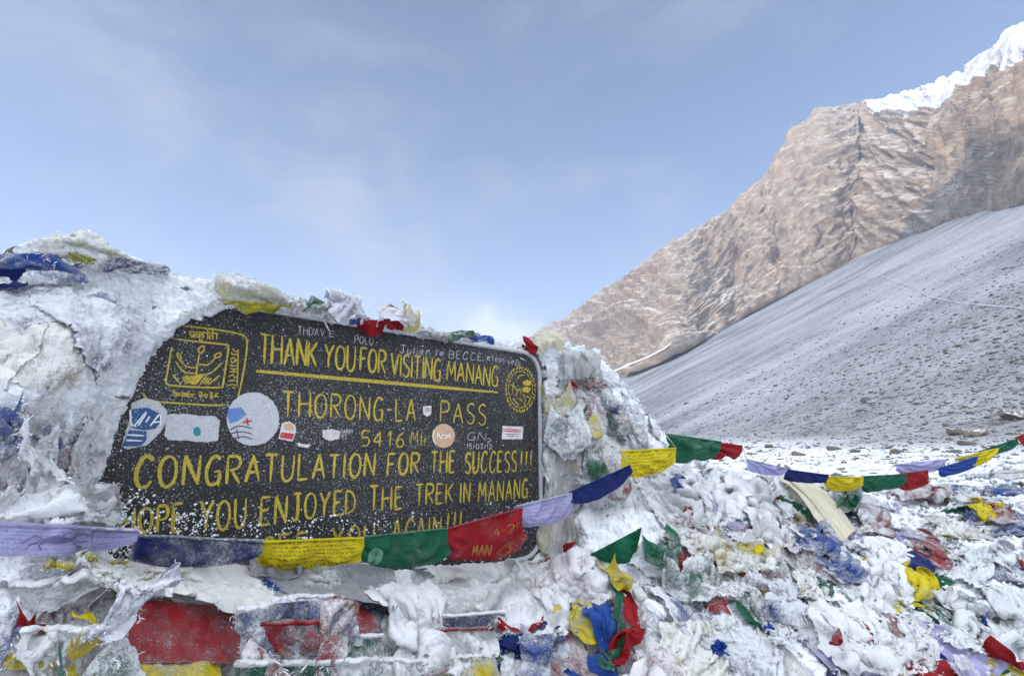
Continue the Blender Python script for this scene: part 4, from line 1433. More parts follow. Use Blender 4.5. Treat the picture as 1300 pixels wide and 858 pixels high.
# (named flags)
# --- flags one can pick out on the cairn and in the heap
H = [
    # lower left
    ([(168, 772), (298, 769), (304, 842), (156, 843)], RED, .21, .018, "large deep red flag lying open below the sign", dict(fold=.007, fk=4, pins='all', ink=.5)),
    ([(85, 844), (278, 843), (290, 890), (75, 890)], YEL, .26, .020, "long yellow flag edge under the large red flag", dict(fold=.006, fk=5, pins='all')),
    ([(-30, 832), (90, 828), (84, 850), (-30, 853)], YEL, .24, .020, "narrow yellow strip in the lower left corner", dict(fold=.006, fk=6, pins='all')),
    ([(58, 716), (297, 717), (290, 756), (72, 759)], YEL, .80, .022, "long flag whitened by rime with a bare yellow hem", dict(sx=1.05, sy=1.15, hem=YEL, pins='top')),
    ([(302, 722), (482, 716), (470, 752), (305, 760)], GREY, .42, .020, "grey frosted flag under the bright yellow strung flag", dict(sx=1.05, sy=1.15, hem=WHT, pins='top')),
    ([(525, 722), (690, 713), (690, 786), (540, 790)], WHT, .62, .022, "wide white frosted flag below the red strung flag", dict(sx=1.06, sy=1.15, hem=WHT, pins='top')),
    ([(684, 713), (776, 706), (770, 757), (692, 760)], RED, .86, .028, "pinkish frosted flag with a red hem under the sign's corner", dict(sx=1.05, sy=1.15, hem=RED, pins='top')),
    ([(470, 748), (545, 735), (562, 830), (480, 836)], WHT, .86, .030, "white stiff fold of cloth hanging beneath the dark green flag", dict(sx=1.3)),
    ([(520, 785), (558, 780), (546, 830), (525, 832)], RED, .70, .036, "pale pink frosted tip hanging below the white stiff fold", {}),
    ([(315, 800), (415, 800), (410, 845), (320, 848)], RED, .56, .030, "dark red flag bristling with rime right of the large red flag", {}),
    ([(340, 757), (392, 755), (384, 774), (344, 777)], RED, .40, .018, "small dark red fold under the grey frosted flag", {}),
    ([(178, 757), (216, 754), (213, 770), (176, 770)], GREEN, .15, .002, "little green end peeping over the large red flag", dict(fold=.004, fk=4, pins='all')),
    ([(214, 754), (274, 751), (270, 768), (215, 769)], BLUE, .15, .002, "little blue end peeping over the large red flag", dict(fold=.004, fk=4, pins='all')),
    ([(20, 763), (52, 761), (50, 778), (24, 780)], RED, .15, .018, "small dark red scrap at the left below the lavender flag", {}),
    ([(-30, 752), (24, 756), (8, 830), (-30, 832)], BLUE, .62, .026, "pale blue frosted flag hanging at the left picture edge", {}),
    ([(75, 822), (156, 812), (150, 845), (80, 848)], GREEN, .52, .022, "green frosted flag left of the large red one", {}),
    ([(112, 768), (162, 763), (158, 800), (118, 804)], LAV, .72, .028, "lilac frosted lump left of the large red flag", dict(sx=1.25)),
    ([(92, 774), (110, 773), (108, 790), (94, 790)], YEL, .25, .020, "tiny yellow scrap left of the lilac frosted lump", {}),
    # under the sign's right corner
    ([(711, 794), (725, 794), (764, 868), (672, 868)], RED, .50, .008, "red pyramid shaped flag dusted with frost at the bottom", dict(fold=.006, fk=5, pins='all')),
    ([(628, 816), (664, 808), (688, 868), (628, 868)], BLUE, .14, .004, "clear blue flag left of the red pyramid", dict(fold=.006, fk=5, pins='all')),
    ([(660, 808), (706, 803), (690, 868), (662, 868)], BLUE, .55, .030, "faded blue flag with woven frost beside the red pyramid", dict(sx=1.03, sy=1.03, fold=.004, pins='edge')),
    ([(638, 791), (702, 787), (702, 808), (630, 812)], NAVY, .22, .022, "navy fold above the clear blue flag", dict(ink=.4)),
    ([(632, 783), (690, 782), (688, 790), (632, 791)], RED, .08, .030, "narrow orange red hem above the navy fold", dict(sx=1.02)),
    ([(700, 762), (766, 758), (756, 794), (708, 790)], YEL, .40, .026, "crumpled yellow flag beneath the pinkish frosted flag", dict(sx=1.5, ink=.5)),
    ([(746, 776), (772, 760), (766, 830), (744, 830)], BLUE, .18, .034, "blue flag end hanging left of the green twist", {}),
    ([(772, 735), (783, 732), (772, 822), (759, 830)], GREEN, .22, .046, "green twisted strip hanging from the yellow knot", dict(sx=1.2)),
    ([(782, 740), (798, 742), (799, 802), (772, 824)], RED, .12, .050, "bright red hanging twist below the yellow knot", dict(sx=1.2)),
    ([(796, 744), (804, 746), (844, 868), (764, 868)], RED, .70, .040, "pink frosted flag spreading down from the yellow knot", dict(sx=1.15)),
    ([(748, 704), (815, 669), (808, 700), (790, 714)], GREEN, .10, .056, "green fan of cloth gathered into the yellow knot", dict(sx=1.03, sy=1.03, fold=.003, pins='edge')),
    ([(754, 706), (781, 702), (794, 734), (782, 738)], YEL, .30, .064, "yellow cloth knotted round the string under the green fan", dict(sx=1.3)),
    ([(815, 680), (846, 664), (853, 690), (820, 703)], GREEN, .34, .030, "green frosted fold right of the green fan", dict(sx=1.4)),
    ([(843, 700), (898, 696), (901, 735), (850, 750)], GREEN, .64, .026, "grey green frosted flag with a bare corner right of the knot", {}),
    ([(862, 672), (912, 668), (918, 692), (862, 690)], YEL, .48, .024, "pale yellow frosted fold above the grey green flag", dict(ink=.5)),
    ([(905, 690), (982, 685), (986, 722), (912, 728)], YEL, .44, .030, "yellow printed flag frosted white on the heap", dict(sx=1.05, sy=1.05, pins='edge', ink=1)),
    ([(893, 728), (956, 721), (950, 738), (895, 746)], RED, .62, .026, "rose frosted strip below the yellow printed flag", {}),
    ([(960, 726), (1000, 724), (1006, 764), (968, 772)], BLUE, .50, .030, "slate blue frosted flag under the yellow printed flag", {}),
    ([(966, 776), (1000, 772), (1006, 812), (978, 806)], BLUE, .68, .024, "paler blue frosted tail below the slate blue flag", {}),
    ([(1005, 674), (1056, 669), (1050, 690), (1008, 697)], BLUE, .38, .026, "blue frosted flag tucked under the cream scarf", dict(ink=.6)),
    ([(1036, 702), (1077, 699), (1075, 725), (1044, 721)], BLUE, .40, .026, "bright blue scraps showing through rime below the cream scarf", {}),
    ([(1004, 725), (1032, 721), (1034, 752), (1008, 754)], YEL, .62, .024, "faint yellow frosted flag right of the slate blue flag", dict(ink=.5)),
    ([(1162, 671), (1180, 675), (1185, 708), (1166, 713)], RED, .26, .024, "red crumpled flag standing up from the white heap", dict(sx=1.08, fk=14, pins='top')),
    ([(1193, 690), (1213, 694), (1208, 718), (1194, 718)], RED, .58, .022, "pink crumple just right of the red crumpled flag", dict(sx=1.08, fk=14)),
    ([(1138, 718), (1152, 712), (1184, 726), (1148, 746)], YEL, .12, .026, "yellow knotted scrap with a dark fold on the white heap", dict(sx=1.06, fk=14, pins='top')),
    ([(1150, 703), (1168, 703), (1168, 717), (1151, 717)], NAVY, .08, .030, "round navy scrap above the yellow knotted scrap", dict(sx=1.06, fk=12)),
    ([(1231, 640), (1257, 637), (1257, 656), (1233, 657)], YEL, .08, .030, "small yellow printed flag near the right edge", dict(ink=.9, sx=1.1)),
    ([(1254, 640), (1282, 637), (1280, 658), (1258, 660)], RED, .40, .028, "dark pink flag beside the small yellow printed flag", {}),
    ([(1262, 684), (1292, 698), (1297, 736), (1270, 722)], BLUE, .58, .024, "dusty lilac blue flag at the right picture edge", {}),
    ([(1180, 656), (1212, 654), (1216, 678), (1184, 681)], YEL, .58, .024, "olive yellow frosted flag left of the small printed one", {}),
    ([(1062, 848), (1112, 845), (1118, 874), (1056, 874)], NAVY, .38, .026, "navy dome of cloth at the bottom edge", {}),
    ([(1200, 836), (1220, 831), (1227, 868), (1203, 868)], LAV, .42, .026, "grey violet tip at the bottom right", {}),
    ([(1198, 624), (1234, 619), (1238, 641), (1204, 646)], GREEN, .52, .024, "sea green frosted flag below the blue folded flag", {}),
    ([(1083, 650), (1112, 647), (1110, 673), (1087, 674)], RED, .50, .026, "rose frosted flag right of the cream scarf", {}),
    ([(1053, 626), (1082, 622), (1084, 652), (1058, 654)], GREEN, .34, .020, "dark green fold behind the cream scarf's edge", {}),
    ([(1140, 622), (1202, 619), (1196, 637), (1144, 637)], RED, .46, .022, "pink frosted flag beneath the last strung red flag", {}),
    ([(958, 612), (986, 616), (1002, 660), (978, 656)], GREEN, .56, .030, "grey green drape left of the cream scarf", {}),
    ([(922, 620), (968, 616), (985, 682), (938, 687)], WHT, .50, .030, "smooth grey white drape hanging left of the green one", dict(sx=1.1)),
    ([(974, 655), (999, 655), (1001, 684), (980, 682)], RED, .52, .024, "dull red fold under the grey green drape", {}),
    ([(1188, 750), (1246, 770), (1242, 812), (1188, 806)], GREEN, .76, .024, "sheer pale green flag frozen to the lower right heap", dict(sx=1.06)),
    # the heap right of the sign
    ([(714, 446), (754, 446), (756, 478), (718, 482)], WHT, .55, .022, "white rolled bundle on top of the heap by the sign", dict(sx=1.3, sy=1.2, pins='edge', fold=.014)),
    ([(678, 430), (706, 424), (714, 446), (688, 450)], CREAM, .35, .030, "beige hood of cloth at the sign's upper corner", dict(sx=1.4)),
    ([(662, 440), (684, 441), (682, 450), (662, 449)], RED, .22, .016, "little red scrap on the sign's upper right corner", {}),
    ([(692, 480), (724, 482), (726, 506), (696, 504)], YEL, .42, .030, "yellow crumple beside the sign's round emblem", dict(sx=1.5)),
    ([(725, 511), (754, 515), (764, 541), (729, 531)], YEL, .50, .032, "second yellow crumple lower down, edged with frost", dict(sx=1.4)),
    ([(731, 493), (749, 499), (766, 521), (752, 525)], RED, .46, .026, "dusky red strip right of the yellow crumples", {}),
    ([(770, 507), (792, 507), (794, 522), (774, 523)], RED, .74, .022, "faint pink frozen scrap high on the heap", {}),
    ([(741, 545), (762, 560), (784, 602), (735, 608)], GREEN, .46, .034, "green triangular frosted flag above the dark blue rolled flag", dict(sx=1.1)),
    ([(699, 514), (736, 509), (736, 556), (701, 553)], GREEN, .76, .036, "grey green shaggy clump beside the sign's edge", dict(sx=1.7, sy=1.4)),
    ([(735, 528), (744, 526), (746, 568), (737, 568)], NAVY, .45, .030, "dark slit of navy cloth left of the green triangle", {}),
    ([(692, 556), (708, 556), (706, 704), (689, 704)], CREAM, .50, .018, "beige ribbon hanging next to the sign's right rim", dict(sx=1.5, sy=1.03)),
    ([(706, 556), (723, 554), (725, 702), (708, 704)], WHT, .45, .022, "middle white ribbon of the three beside the rim", dict(sx=1.5, sy=1.03)),
    ([(722, 554), (740, 554), (742, 692), (725, 700)], CREAM, .58, .024, "frosted ribbon furthest from the rim below the shaggy clump", dict(sx=1.5, sy=1.03)),
    # the top of the cairn
    ([(-40, 326), (97, 318), (112, 360), (-40, 364)], BLUE, .46, .016, "blue crusted cloth on the left shoulder of the cairn", dict(sx=1.1, sy=1.1, pins='edge')),
    ([(-15, 341), (32, 342), (36, 362), (-15, 364)], NAVY, .02, .026, "bare dark teal fold under the blue crusted cloth", dict(sx=1.04, sy=1.05, pins='edge')),
    ([(40, 309), (104, 301), (165, 326), (70, 338)], YEL, .74, .018, "white and olive cloth on the crown of the cairn", dict(sx=1.12, sy=1.15, pins='edge')),
    ([(138, 320), (216, 344), (213, 350), (128, 346)], NAVY, .36, .016, "navy tail of cloth running off the cairn's crown", dict(sx=1.05, sy=1.1, pins='edge')),
    ([(84, 318), (124, 324), (121, 337), (86, 332)], (.34, .30, .02), .46, .022, "olive yellow scrap on the cairn's crown", dict(sx=1.1, pins='edge')),
    ([(270, 352), (304, 348), (372, 384), (282, 388)], (.55, .50, .30), .52, .014, "pale cloth peak with olive fringe over the emblem corner", dict(sx=1.03, sy=1.03, fold=.005, pins='edge')),
    ([(284, 381), (370, 386), (370, 391), (284, 388)], (.36, .32, .02), .30, .026, "olive fringe strip under the pale cloth peak", dict(sx=1.03)),
    ([(386, 386), (414, 389), (412, 399), (383, 396)], GREEN, .56, .020, "grey green scrap on the sign's top edge", {}),
    ([(410, 381), (426, 383), (460, 409), (413, 405)], LAV, .74, .026, "lavender white frosted wedge on the sign's top edge", {}),
    ([(456, 405), (514, 413), (514, 420), (455, 413)], RED, .14, .012, "deep red fold on top of the sign", {}),
    ([(484, 397), (510, 402), (513, 418), (476, 412)], RED, .55, .030, "pink frosted fold standing over the deep red one", {}),
    ([(508, 384), (522, 390), (528, 421), (511, 421)], YEL, .44, .026, "yellow leaf shaped tip standing up on the sign", dict(sx=1.2)),
    ([(561, 424), (592, 427), (591, 437), (563, 435)], GREEN, .42, .016, "green and yellow scrap along the sign's top", {}),
    ([(591, 428), (624, 433), (620, 442), (594, 439)], BLUE, .40, .018, "blue scrap along the sign's top edge", {}),
    ([(318, 366), (372, 378), (372, 392), (318, 384)], GREY, .55, .010, "grey frosted strip of cloth on the sign's top right of the pale peak", dict(sx=1.06, pins='edge', fold=.006)),
    ([(366, 379), (420, 388), (420, 402), (366, 394)], WHT, .60, .008, "white frosted strip along the sign's top under the lavender wedge", dict(sx=1.08, pins='edge', fold=.006)),
    ([(424, 394), (470, 404), (470, 413), (424, 406)], BLUE, .62, .008, "blue grey frosted strip behind the deep red fold", dict(sx=1.08, pins='edge', fold=.006)),
    ([(528, 414), (566, 423), (566, 432), (528, 425)], GREY, .60, .008, "grey strip of frosted cloth right of the yellow leaf tip", dict(sx=1.1, pins='edge', fold=.006)),
    ([(620, 434), (664, 443), (664, 452), (620, 444)], WHT, .66, .010, "white crinkled strip at the right end of the sign's top", dict(sx=1.15, pins='edge', fold=.007)),
    # the bands of old strings under the sign, stretched sideways
    ([(0, 742), (150, 736), (152, 758), (0, 768)], WHT, .70, .022, "white frosted band under the printed lavender strung flag", dict(sx=1.04, pins='top', hem=WHT)),
    ([(20, 778), (112, 768), (116, 800), (22, 812)], RED, .58, .012, "wine red frosted band at the lower left", dict(fold=.008, fk=7, pins='all', hem=WHT)),
    ([(30, 800), (150, 796), (150, 822), (32, 828)], WHT, .72, .008, "white band of cloth just above the narrow yellow strip", dict(sx=1.05, pins='top', hem=WHT)),
    ([(300, 772), (420, 766), (424, 792), (304, 798)], BLUE, .58, .026, "slate blue band with frosted rim right of the big red flag", dict(sx=1.06, pins='top', hem=WHT)),
    ([(308, 792), (424, 788), (420, 812), (312, 818)], RED, .42, .030, "crimson band with a frosted rim above the dark red bristling flag", dict(sx=1.06, pins='top', hem=RED)),
    ([(400, 812), (486, 806), (490, 836), (404, 842)], GREEN, .52, .030, "teal green band frosted along its top at the bottom", dict(sx=1.06, pins='top', hem=WHT)),
    ([(300, 842), (420, 840), (424, 872), (300, 874)], GREEN, .40, .028, "dark green band at the bottom edge below the bristling flag", dict(sx=1.06, pins='top', hem=WHT)),
    ([(420, 838), (540, 838), (540, 872), (420, 874)], WHT, .66, .030, "white frosted band along the bottom edge", dict(sx=1.06, pins='top', hem=WHT)),
    ([(536, 800), (626, 796), (628, 828), (540, 832)], WHT, .60, .030, "off white band left of the clear blue flag", dict(sx=1.06, pins='top', hem=RED)),
    ([(540, 836), (628, 832), (630, 868), (542, 870)], YEL, .58, .028, "pale yellow frosted band at the bottom left of the clear blue flag", dict(sx=1.08, pins='top', hem=WHT)),
    ([(560, 782), (640, 776), (642, 796), (562, 802)], NAVY, .50, .028, "dark blue band with white rim below the wide white frosted flag", dict(sx=1.06, pins='top', hem=WHT)),
    # long cloths stretched down the right-hand heap
    ([(800, 600), (850, 588), (900, 660), (856, 682)], WHT, .60, .010, "broad white drape falling from the bright yellow strung flag", dict(sx=1.04, sy=1.03, fk=5, fold=.014)),
    ([(856, 596), (905, 592), (930, 650), (890, 668)], WHT, .70, .010, "white bunched cloth below the puffed green flag", dict(sx=1.08, sy=1.03, fk=5, fold=.014)),
    ([(820, 745), (880, 742), (960, 800), (900, 816)], BLUE, .72, .010, "bluish white cloth stretched down from the grey green flag", dict(sx=1.04, fk=5, fold=.014)),
    ([(836, 790), (920, 786), (925, 868), (840, 868)], YEL, .78, .010, "cream tinted frozen flag right of the pink spreading flag", dict(sx=1.05, sy=1.03, pins='edge', fold=.004)),
    ([(1010, 770), (1090, 760), (1150, 830), (1060, 846)], WHT, .74, .010, "wide snowy cloth above the navy dome", dict(sx=1.04, sy=1.04, fk=5, fold=.014)),
    ([(1080, 690), (1135, 684), (1150, 760), (1096, 770)], WHT, .66, .010, "hanging white cloth left of the yellow knotted scrap", dict(sx=1.05, sy=1.04, fk=5, fold=.014)),
    ([(1240, 740), (1300, 748), (1340, 830), (1262, 826)], GREEN, .72, .010, "mint tinted cloth at the lower right edge", dict(sx=1.04, sy=1.04, fk=5, fold=.012)),
    ([(1210, 690), (1258, 694), (1250, 740), (1200, 734)], TURQ, .66, .010, "pale turquoise frosted cloth left of the lilac blue flag", dict(sx=1.05, sy=1.04, fk=6)),
    ([(925, 800), (985, 812), (980, 868), (920, 866)], LAV, .72, .010, "lavender tinted cloth below the paler blue tail", dict(sx=1.05, sy=1.04, fk=6)),
    ([(1130, 780), (1185, 790), (1175, 840), (1120, 832)], RED, .80, .010, "faint rose cloth left of the sheer pale green flag", dict(sx=1.05, sy=1.04, fk=6)),
    # the left face
    ([(-30, 505), (30, 499), (36, 545), (-30, 568)], BLUE, .50, .026, "blue frosted cloth at the left edge of the crust", dict(sx=1.3)),
    ([(28, 530), (78, 534), (86, 606), (18, 612)], WHT, .84, .045, "rounded white lump of cloth on the cairn's left face", dict(sx=1.3, sy=1.3)),
    ([(112, 512), (134, 508), (124, 632), (92, 632)], WHT, .90, .012, "smooth white ribbon beside the sign's left edge", dict(sx=1.1, sy=1.03)),
    ([(60, 620), (150, 612), (158, 650), (70, 660)], WHT, .88, .026, "soft white fold above the lavender strung flag", dict(sx=1.06, pins='edge')),
]
for c4, col, fr, off, lab, kw in H:
    if c4[0][1] > 600 and kw.get('pins') != 'all':
        off, fr = off + .010, fr * (.86 if c4[0][0] < 850 else 1.08) + (.06 if c4[0][0] > 850 and fr < .3 else 0)
    if c4[0][1] > 760 and c4[0][0] < 320 and kw.get('pins') != 'all':
        off += .014
    kw.setdefault('pins', 'corners')
    flag(c4, col, fr, off, lab, **kw)
flag([(984, 607), (1010, 605), (1087, 672), (1058, 696)], CREAM, .16, .030, "cream silk scarf draped diagonally over the heap", pins='all', cat="scarf", group=None, name='scarf', fold=.020, fk=5)
# the scarf hangs in long soft folds and swells over the hump it lies on
s_, t_ = np.meshgrid(np.linspace(0, 1, FN), np.linspace(0, 1, FM), indexing='ij')
toward = (CAM - flags[-1]['P']) / np.linalg.norm(CAM - flags[-1]['P'], axis=-1, keepdims=True)
fold_ = 0.014 * np.sin(2 * math.pi * (2.3 * s_ + 0.35 * np.sin(2.2 * t_) + 0.1)) + 0.008 * np.sin(2 * math.pi * (4.6 * s_ - 0.5 * t_)) + 0.05 * np.sin(math.pi * t_) - 0.03 * (2 * s_ - 1) ** 2
flags[-1]['P'] = flags[-1]['P'] + toward * fold_[..., None] + np.array([0.0, 0, 1.0]) * (0.05 * np.sin(math.pi * t_))[..., None]
N_NAMED = len(flags)

# --- the many others, crumpled and frozen in: scattered over the heap
TINT = [("white", WHT, 20), ("red", RED, 15), ("blue", BLUE, 15), ("green", GREEN, 15), ("yellow", YEL, 15), ("lilac", LAV, 6)]
pw = np.array([t_[2] for t_ in TINT], float)
pw /= pw.sum()
fill_rng = np.random.default_rng(23)


def scatter(count, region, size, frost, seed):
    r_ = np.random.default_rng(seed)
    k = 0
    placed = []
    tries = 0
    while k < count and tries < 8000:
        tries += 1
        px, py = r_.uniform(region[0], region[1]), r_.uniform(region[2], region[3])
        cy = np.interp(px, crest[:, 0], crest[:, 1])
        if py < cy + 6:
            continue
        if poly_sd(np.array([px]), np.array([py]), OPEN)[0] < 14:
            continue
        P0 = on_base(px, py, 0.012)
        d = np.linalg.norm(P0 - CAM)
        if placed and min(np.linalg.norm(P0 - q) for q in placed) < 0.055:
            continue
        if seed == 8 and 140 < px < 320:
            continue
        placed.append(P0)
        n = look(NM, np.array(px), np.array(py))
        a = np.cross(n, [0.3, 0.2, 1.0])
        a /= np.linalg.norm(a)
        b = np.cross(n, a)
        th = r_.uniform(-0.9, 0.9)
        a, b = a * math.cos(th) + b * math.sin(th), b * math.cos(th) - a * math.sin(th)
        w, h = r_.uniform(*size), r_.uniform(*size) * 0.8
        s, t_ = np.meshgrid(np.linspace(-.5, .5, FN), np.linspace(-.5, .5, FM), indexing='ij')
        sk = r_.uniform(-.4, .4)
        P = P0 + a * ((s + sk * t_) * w)[..., None] + b * (t_ * h)[..., None]
        X, Y, _ = to_px(P)
        if py > 700 and (((X < 700) & (Y < 718)).any()):
            continue
        if (poly_sd(X, Y, OPEN) < 9).any():
            continue
        i = r_.choice(len(TINT), p=pw)
        fr = r_.uniform(*frost)
        flag(None, TINT[i][1], fr, float(r_.uniform(.022, .034)) if seed in (6, 7, 8) else float(r_.uniform(.004, .022 if region[0] > 600 else .010)), TINT[i][0], sx=r_.uniform(1.1, 1.75), sy=r_.uniform(1.08, 1.5), pts=P, ink=float(r_.choice([0, 0, .6])), fold=r_.uniform(.008, .016), fk=r_.uniform(8, 16))
        flags[-1]['px'] = np.array([px, py])
        k += 1


scatter(105, (840, 1420, 600, 900), (.09, .19), (.08, .66), 1)
scatter(34, (870, 1400, 625, 885), (.035, .085), (.0, .42), 6)
scatter(8, (715, 850, 480, 700), (.03, .07), (.1, .45), 7)
scatter(14, (-20, 800, 770, 880), (.03, .07), (.0, .4), 8)
scatter(16, (696, 860, 440, 680), (.07, .14), (.30, .82), 2)
scatter(60, (-60, 860, 725, 930), (.06, .13), (.22, .80), 3)
scatter(14, (-60, 150, 350, 640), (.07, .13), (.52, .92), 4)
scatter(16, (1000, 1420, 615, 700), (.09, .16), (.2, .6), 5)

NF = len(flags)
X = np.stack([f['P'] for f in flags]).astype(np.float64)
SXs = np.array([f['sx'] for f in flags])[:, None, None]
SYs = np.array([f['sy'] for f in flags])[:, None, None]
strung = np.array([f['strung'] for f in flags])
OFF = np.array([f['off'] for f in flags])[:, None, None]
pin = np.zeros((NF, FN, FM), bool)
for i, f in enumerate(flags):
    if f['pins'] == 'top':
        pin[i, :, 0] = True
    elif f['pins'] == 'all':
        pin[i] = True
    elif f['pins'] == 'edge':
        pin[i, 0] = pin[i, -1] = True
        pin[i, :, 0] = pin[i, :, -1] = True
    elif f['pins'] == 'corners':
        for a in (0, 1, -1, -2):
            for b in (0, -1):
                pin[i, a, b] = True
    f_mid = f['P'].reshape(-1, 3).mean(0)
L0 = {}


def edges(key):
    di, dj, st_ = key
    return (slice(None), slice(0, FN - di), slice(0, FM - dj)), (slice(None), slice(di, FN), slice(dj, FM))


def elen(P, key):
    a, b = edges(key)
    return np.linalg.norm(P[b] - P[a], axis=-1)


KEYS = [(1, 0, 1.0), (0, 1, 1.0)]
for k_ in KEYS:
    L0[k_] = elen(X, k_) * (SXs if k_[0] else SYs)
# shear: diagonals from the stretched sides
lx, ly = L0[KEYS[0]], L0[KEYS[1]]
diag = np.sqrt(lx[:, :, :-1] ** 2 + ly[:, :-1, :] ** 2)
BX, BY = lx[:, :-1] + lx[:, 1:], ly[:, :, :-1] + ly[:, :, 1:]
# start folds
NRM = grid_normals(X)
toc = ((CAM - X) * NRM).sum(-1, keepdims=True)
NRM = NRM * np.sign(toc)
fk = np.array([f['fk'] for f in flags])[:, None, None, None]
fa = np.array([f['fold'] for f in flags])[:, None, None]
ang = np.where(strung, 1.57, fill_rng.uniform(-0.6, 0.6, NF))[:, None, None]
seedv = np.arange(NF)[:, None, None, None] * 7.77
gu, gv = np.meshgrid(np.arange(FN) / FN, np.arange(FM) / FN, indexing='ij')
cu = gu[None] * np.cos(ang) + gv[None] * np.sin(ang)
cv = -gu[None] * np.sin(ang) + gv[None] * np.cos(ang)
Q = np.stack([cu * fk[..., 0], cv * fk[..., 0] * 0.30, 0 * cu], -1) + seedv
wv = vnoise(Q, 201) + 0.5 * vnoise(Q * 2.2, 202)
X = X + NRM * (np.abs(wv) * fa * np.where(pin & np.array([f['pins'] != 'all' for f in flags])[:, None, None], 0.15, 1.0))[..., None]
PIN0 = X.copy()


def solve_pair(X, a, b, L, stiff, push=True):
    A_, B_ = X[a], X[b]
    d = B_ - A_
    ln = np.sqrt((d * d).sum(-1))
    c = (ln - L) / np.maximum(ln, 1e-9) * (0.5 * stiff)
    if not push:
        c = np.where(ln > L, c, c * 0.0)
    corr = d * c[..., None]
    X[a] += corr
    X[b] -= corr


def pair_sets(di, dj):
    out = []
    for par in (0, 1):
        if di and not dj:
            ia = np.arange(par * 1, FN - di, 2) if di == 1 else None
            out.append(((slice(None), ia, slice(None)), (slice(None), ia + di, slice(None)), ('i', ia)))
        else:
            ja = np.arange(par, FM - dj, 2)
            out.append(((slice(None), slice(None), ja), (slice(None), slice(None), ja + dj), ('j', ja)))
    return out


def collide(X):
    px, py, dz = to_px(X)
    D = look(DM, px, py)
    n = look(NM, px, py)
    r = ray(px, py)
    target = at(px, py, D)
    pen = ((X - target) * n).sum(-1)
    lack = np.clip(OFF - pen, 0, 0.03)
    X += n * lack[..., None]
    return pen, n


Xp = X.copy()
still = np.array([f['px'] is not None and i < N_NAMED and f['px'][1] < np.interp(f['px'][0], crest[:, 0], crest[:, 1]) + 34 for i, f in enumerate(flags)])
frc = np.where(strung | still, 0.0, 1.0)[:, None, None, None]
ITER = 46
for it in range(ITER):
    vel = (X - Xp) * 0.90
    Xp = X.copy()
    if it % 6 == 0:
        pxx, pyy, _ = to_px(X)
        NN = look(NM, pxx, pyy)
    acc = np.array([0, 0, -1.0]) * np.where(still, 0.0, np.where(strung, 0.00003, 0.00022))[:, None, None, None] - NN * (0.00028 * frc)
    X = X + vel + acc
    for rep in range(3):
        for par in (0, 1):
            ia = np.arange(par, FN - 1, 2)
            solve_pair(X, (slice(None), ia), (slice(None), ia + 1), lx[:, ia], 0.9)
            ja = np.arange(par, FM - 1, 2)
            solve_pair(X, (slice(None), slice(None), ja), (slice(None), slice(None), ja + 1), ly[:, :, ja], 0.9)
        for par in (0, 1):
            ia = np.arange(par, FN - 1, 2)
            for pj in (0, 1):
                ja = np.arange(pj, FM - 1, 2)
                I, J = np.ix_(ia, ja)
                solve_pair(X, (slice(None), I, J), (slice(None), I + 1, J + 1), diag[:, I, J], 0.35)
                solve_pair(X, (slice(None), I + 1, J), (slice(None), I, J + 1), diag[:, I, J], 0.35)
        for par in (0, 1, 2, 3):
            ia = np.arange(par, FN - 2, 4)
            solve_pair(X, (slice(None), ia), (slice(None), ia + 2), BX[:, ia], 0.22)
            ja = np.arange(par, FM - 2, 4)
            solve_pair(X, (slice(None), slice(None), ja), (slice(None), slice(None), ja + 2), BY[:, :, ja], 0.22)
        X[pin] = PIN0[pin]
    if it % 2 == 1:
        collide(X)
        X[pin] = PIN0[pin]
collide(X)


def upsample(P):
    """twice the grid, cubic"""
    for ax in (0, 1):
        P = np.moveaxis(P, ax, 0)
        pad = np.concatenate([2 * P[:1] - P[1:2], P, 2 * P[-1:] - P[-2:-1]])
        mid = (-pad[:-3] + 9 * pad[1:-2] + 9 * pad[2:-1] - pad[3:]) / 16
        out = np.empty((2 * P.shape[0] - 1,) + P.shape[1:])
        out[0::2] = P
        out[1::2] = mid
        P = np.moveaxis(out, 0, ax)
    return P


LAND = [f for f in flags[:N_NAMED] if f['px'] is not None]
SHORT = {}


def place_words(px):
    best, bd_ = None, 1e9
    for f in LANDMARKS:
        d = np.hypot(px[0] - f[1], (px[1] - f[2]) * 1.2)
        if d < bd_:
            best, bd_ = f, d
    dx, dy = px[0] - best[1], px[1] - best[2]
    ring = "close " if bd_ < 55 else ("" if bd_ < 110 else "well ")
    if abs(dx) > abs(dy) * 1.3:
        rel = "right of" if dx > 0 else "left of"
    else:
        rel = "below" if dy > 0 else "above"
    return f"{ring}{rel} the {best[0]}"


LANDMARKS = [("cream scarf", 1036, 650), ("large deep red flag", 230, 803), ("red pyramid shaped flag", 718, 840), ("yellow knot", 775, 720), ("yellow printed heap flag", 945, 706),
             ("slate blue frosted flag", 983, 748), ("red crumpled standing flag", 1172, 692), ("yellow knotted scrap", 1160, 730), ("sheer pale green flag", 1215, 785),
             ("navy dome of cloth", 1087, 860), ("small yellow printed flag", 1245, 648), ("white rolled bundle", 734, 458), ("green triangular flag", 762, 580), ("lilac frosted lump", 138, 785),
             ("white stiff fold", 510, 790), ("dark red bristling flag", 365, 823), ("rounded white lump", 52, 570), ("blue crusted cloth", 35, 342), ("grey violet tip", 1212, 850),
             ("last strung red flag", 1160, 610), ("pink frosted spreading flag", 805, 830), ("dusty lilac blue flag", 1280, 710), ("long rime whitened flag", 180, 737)]
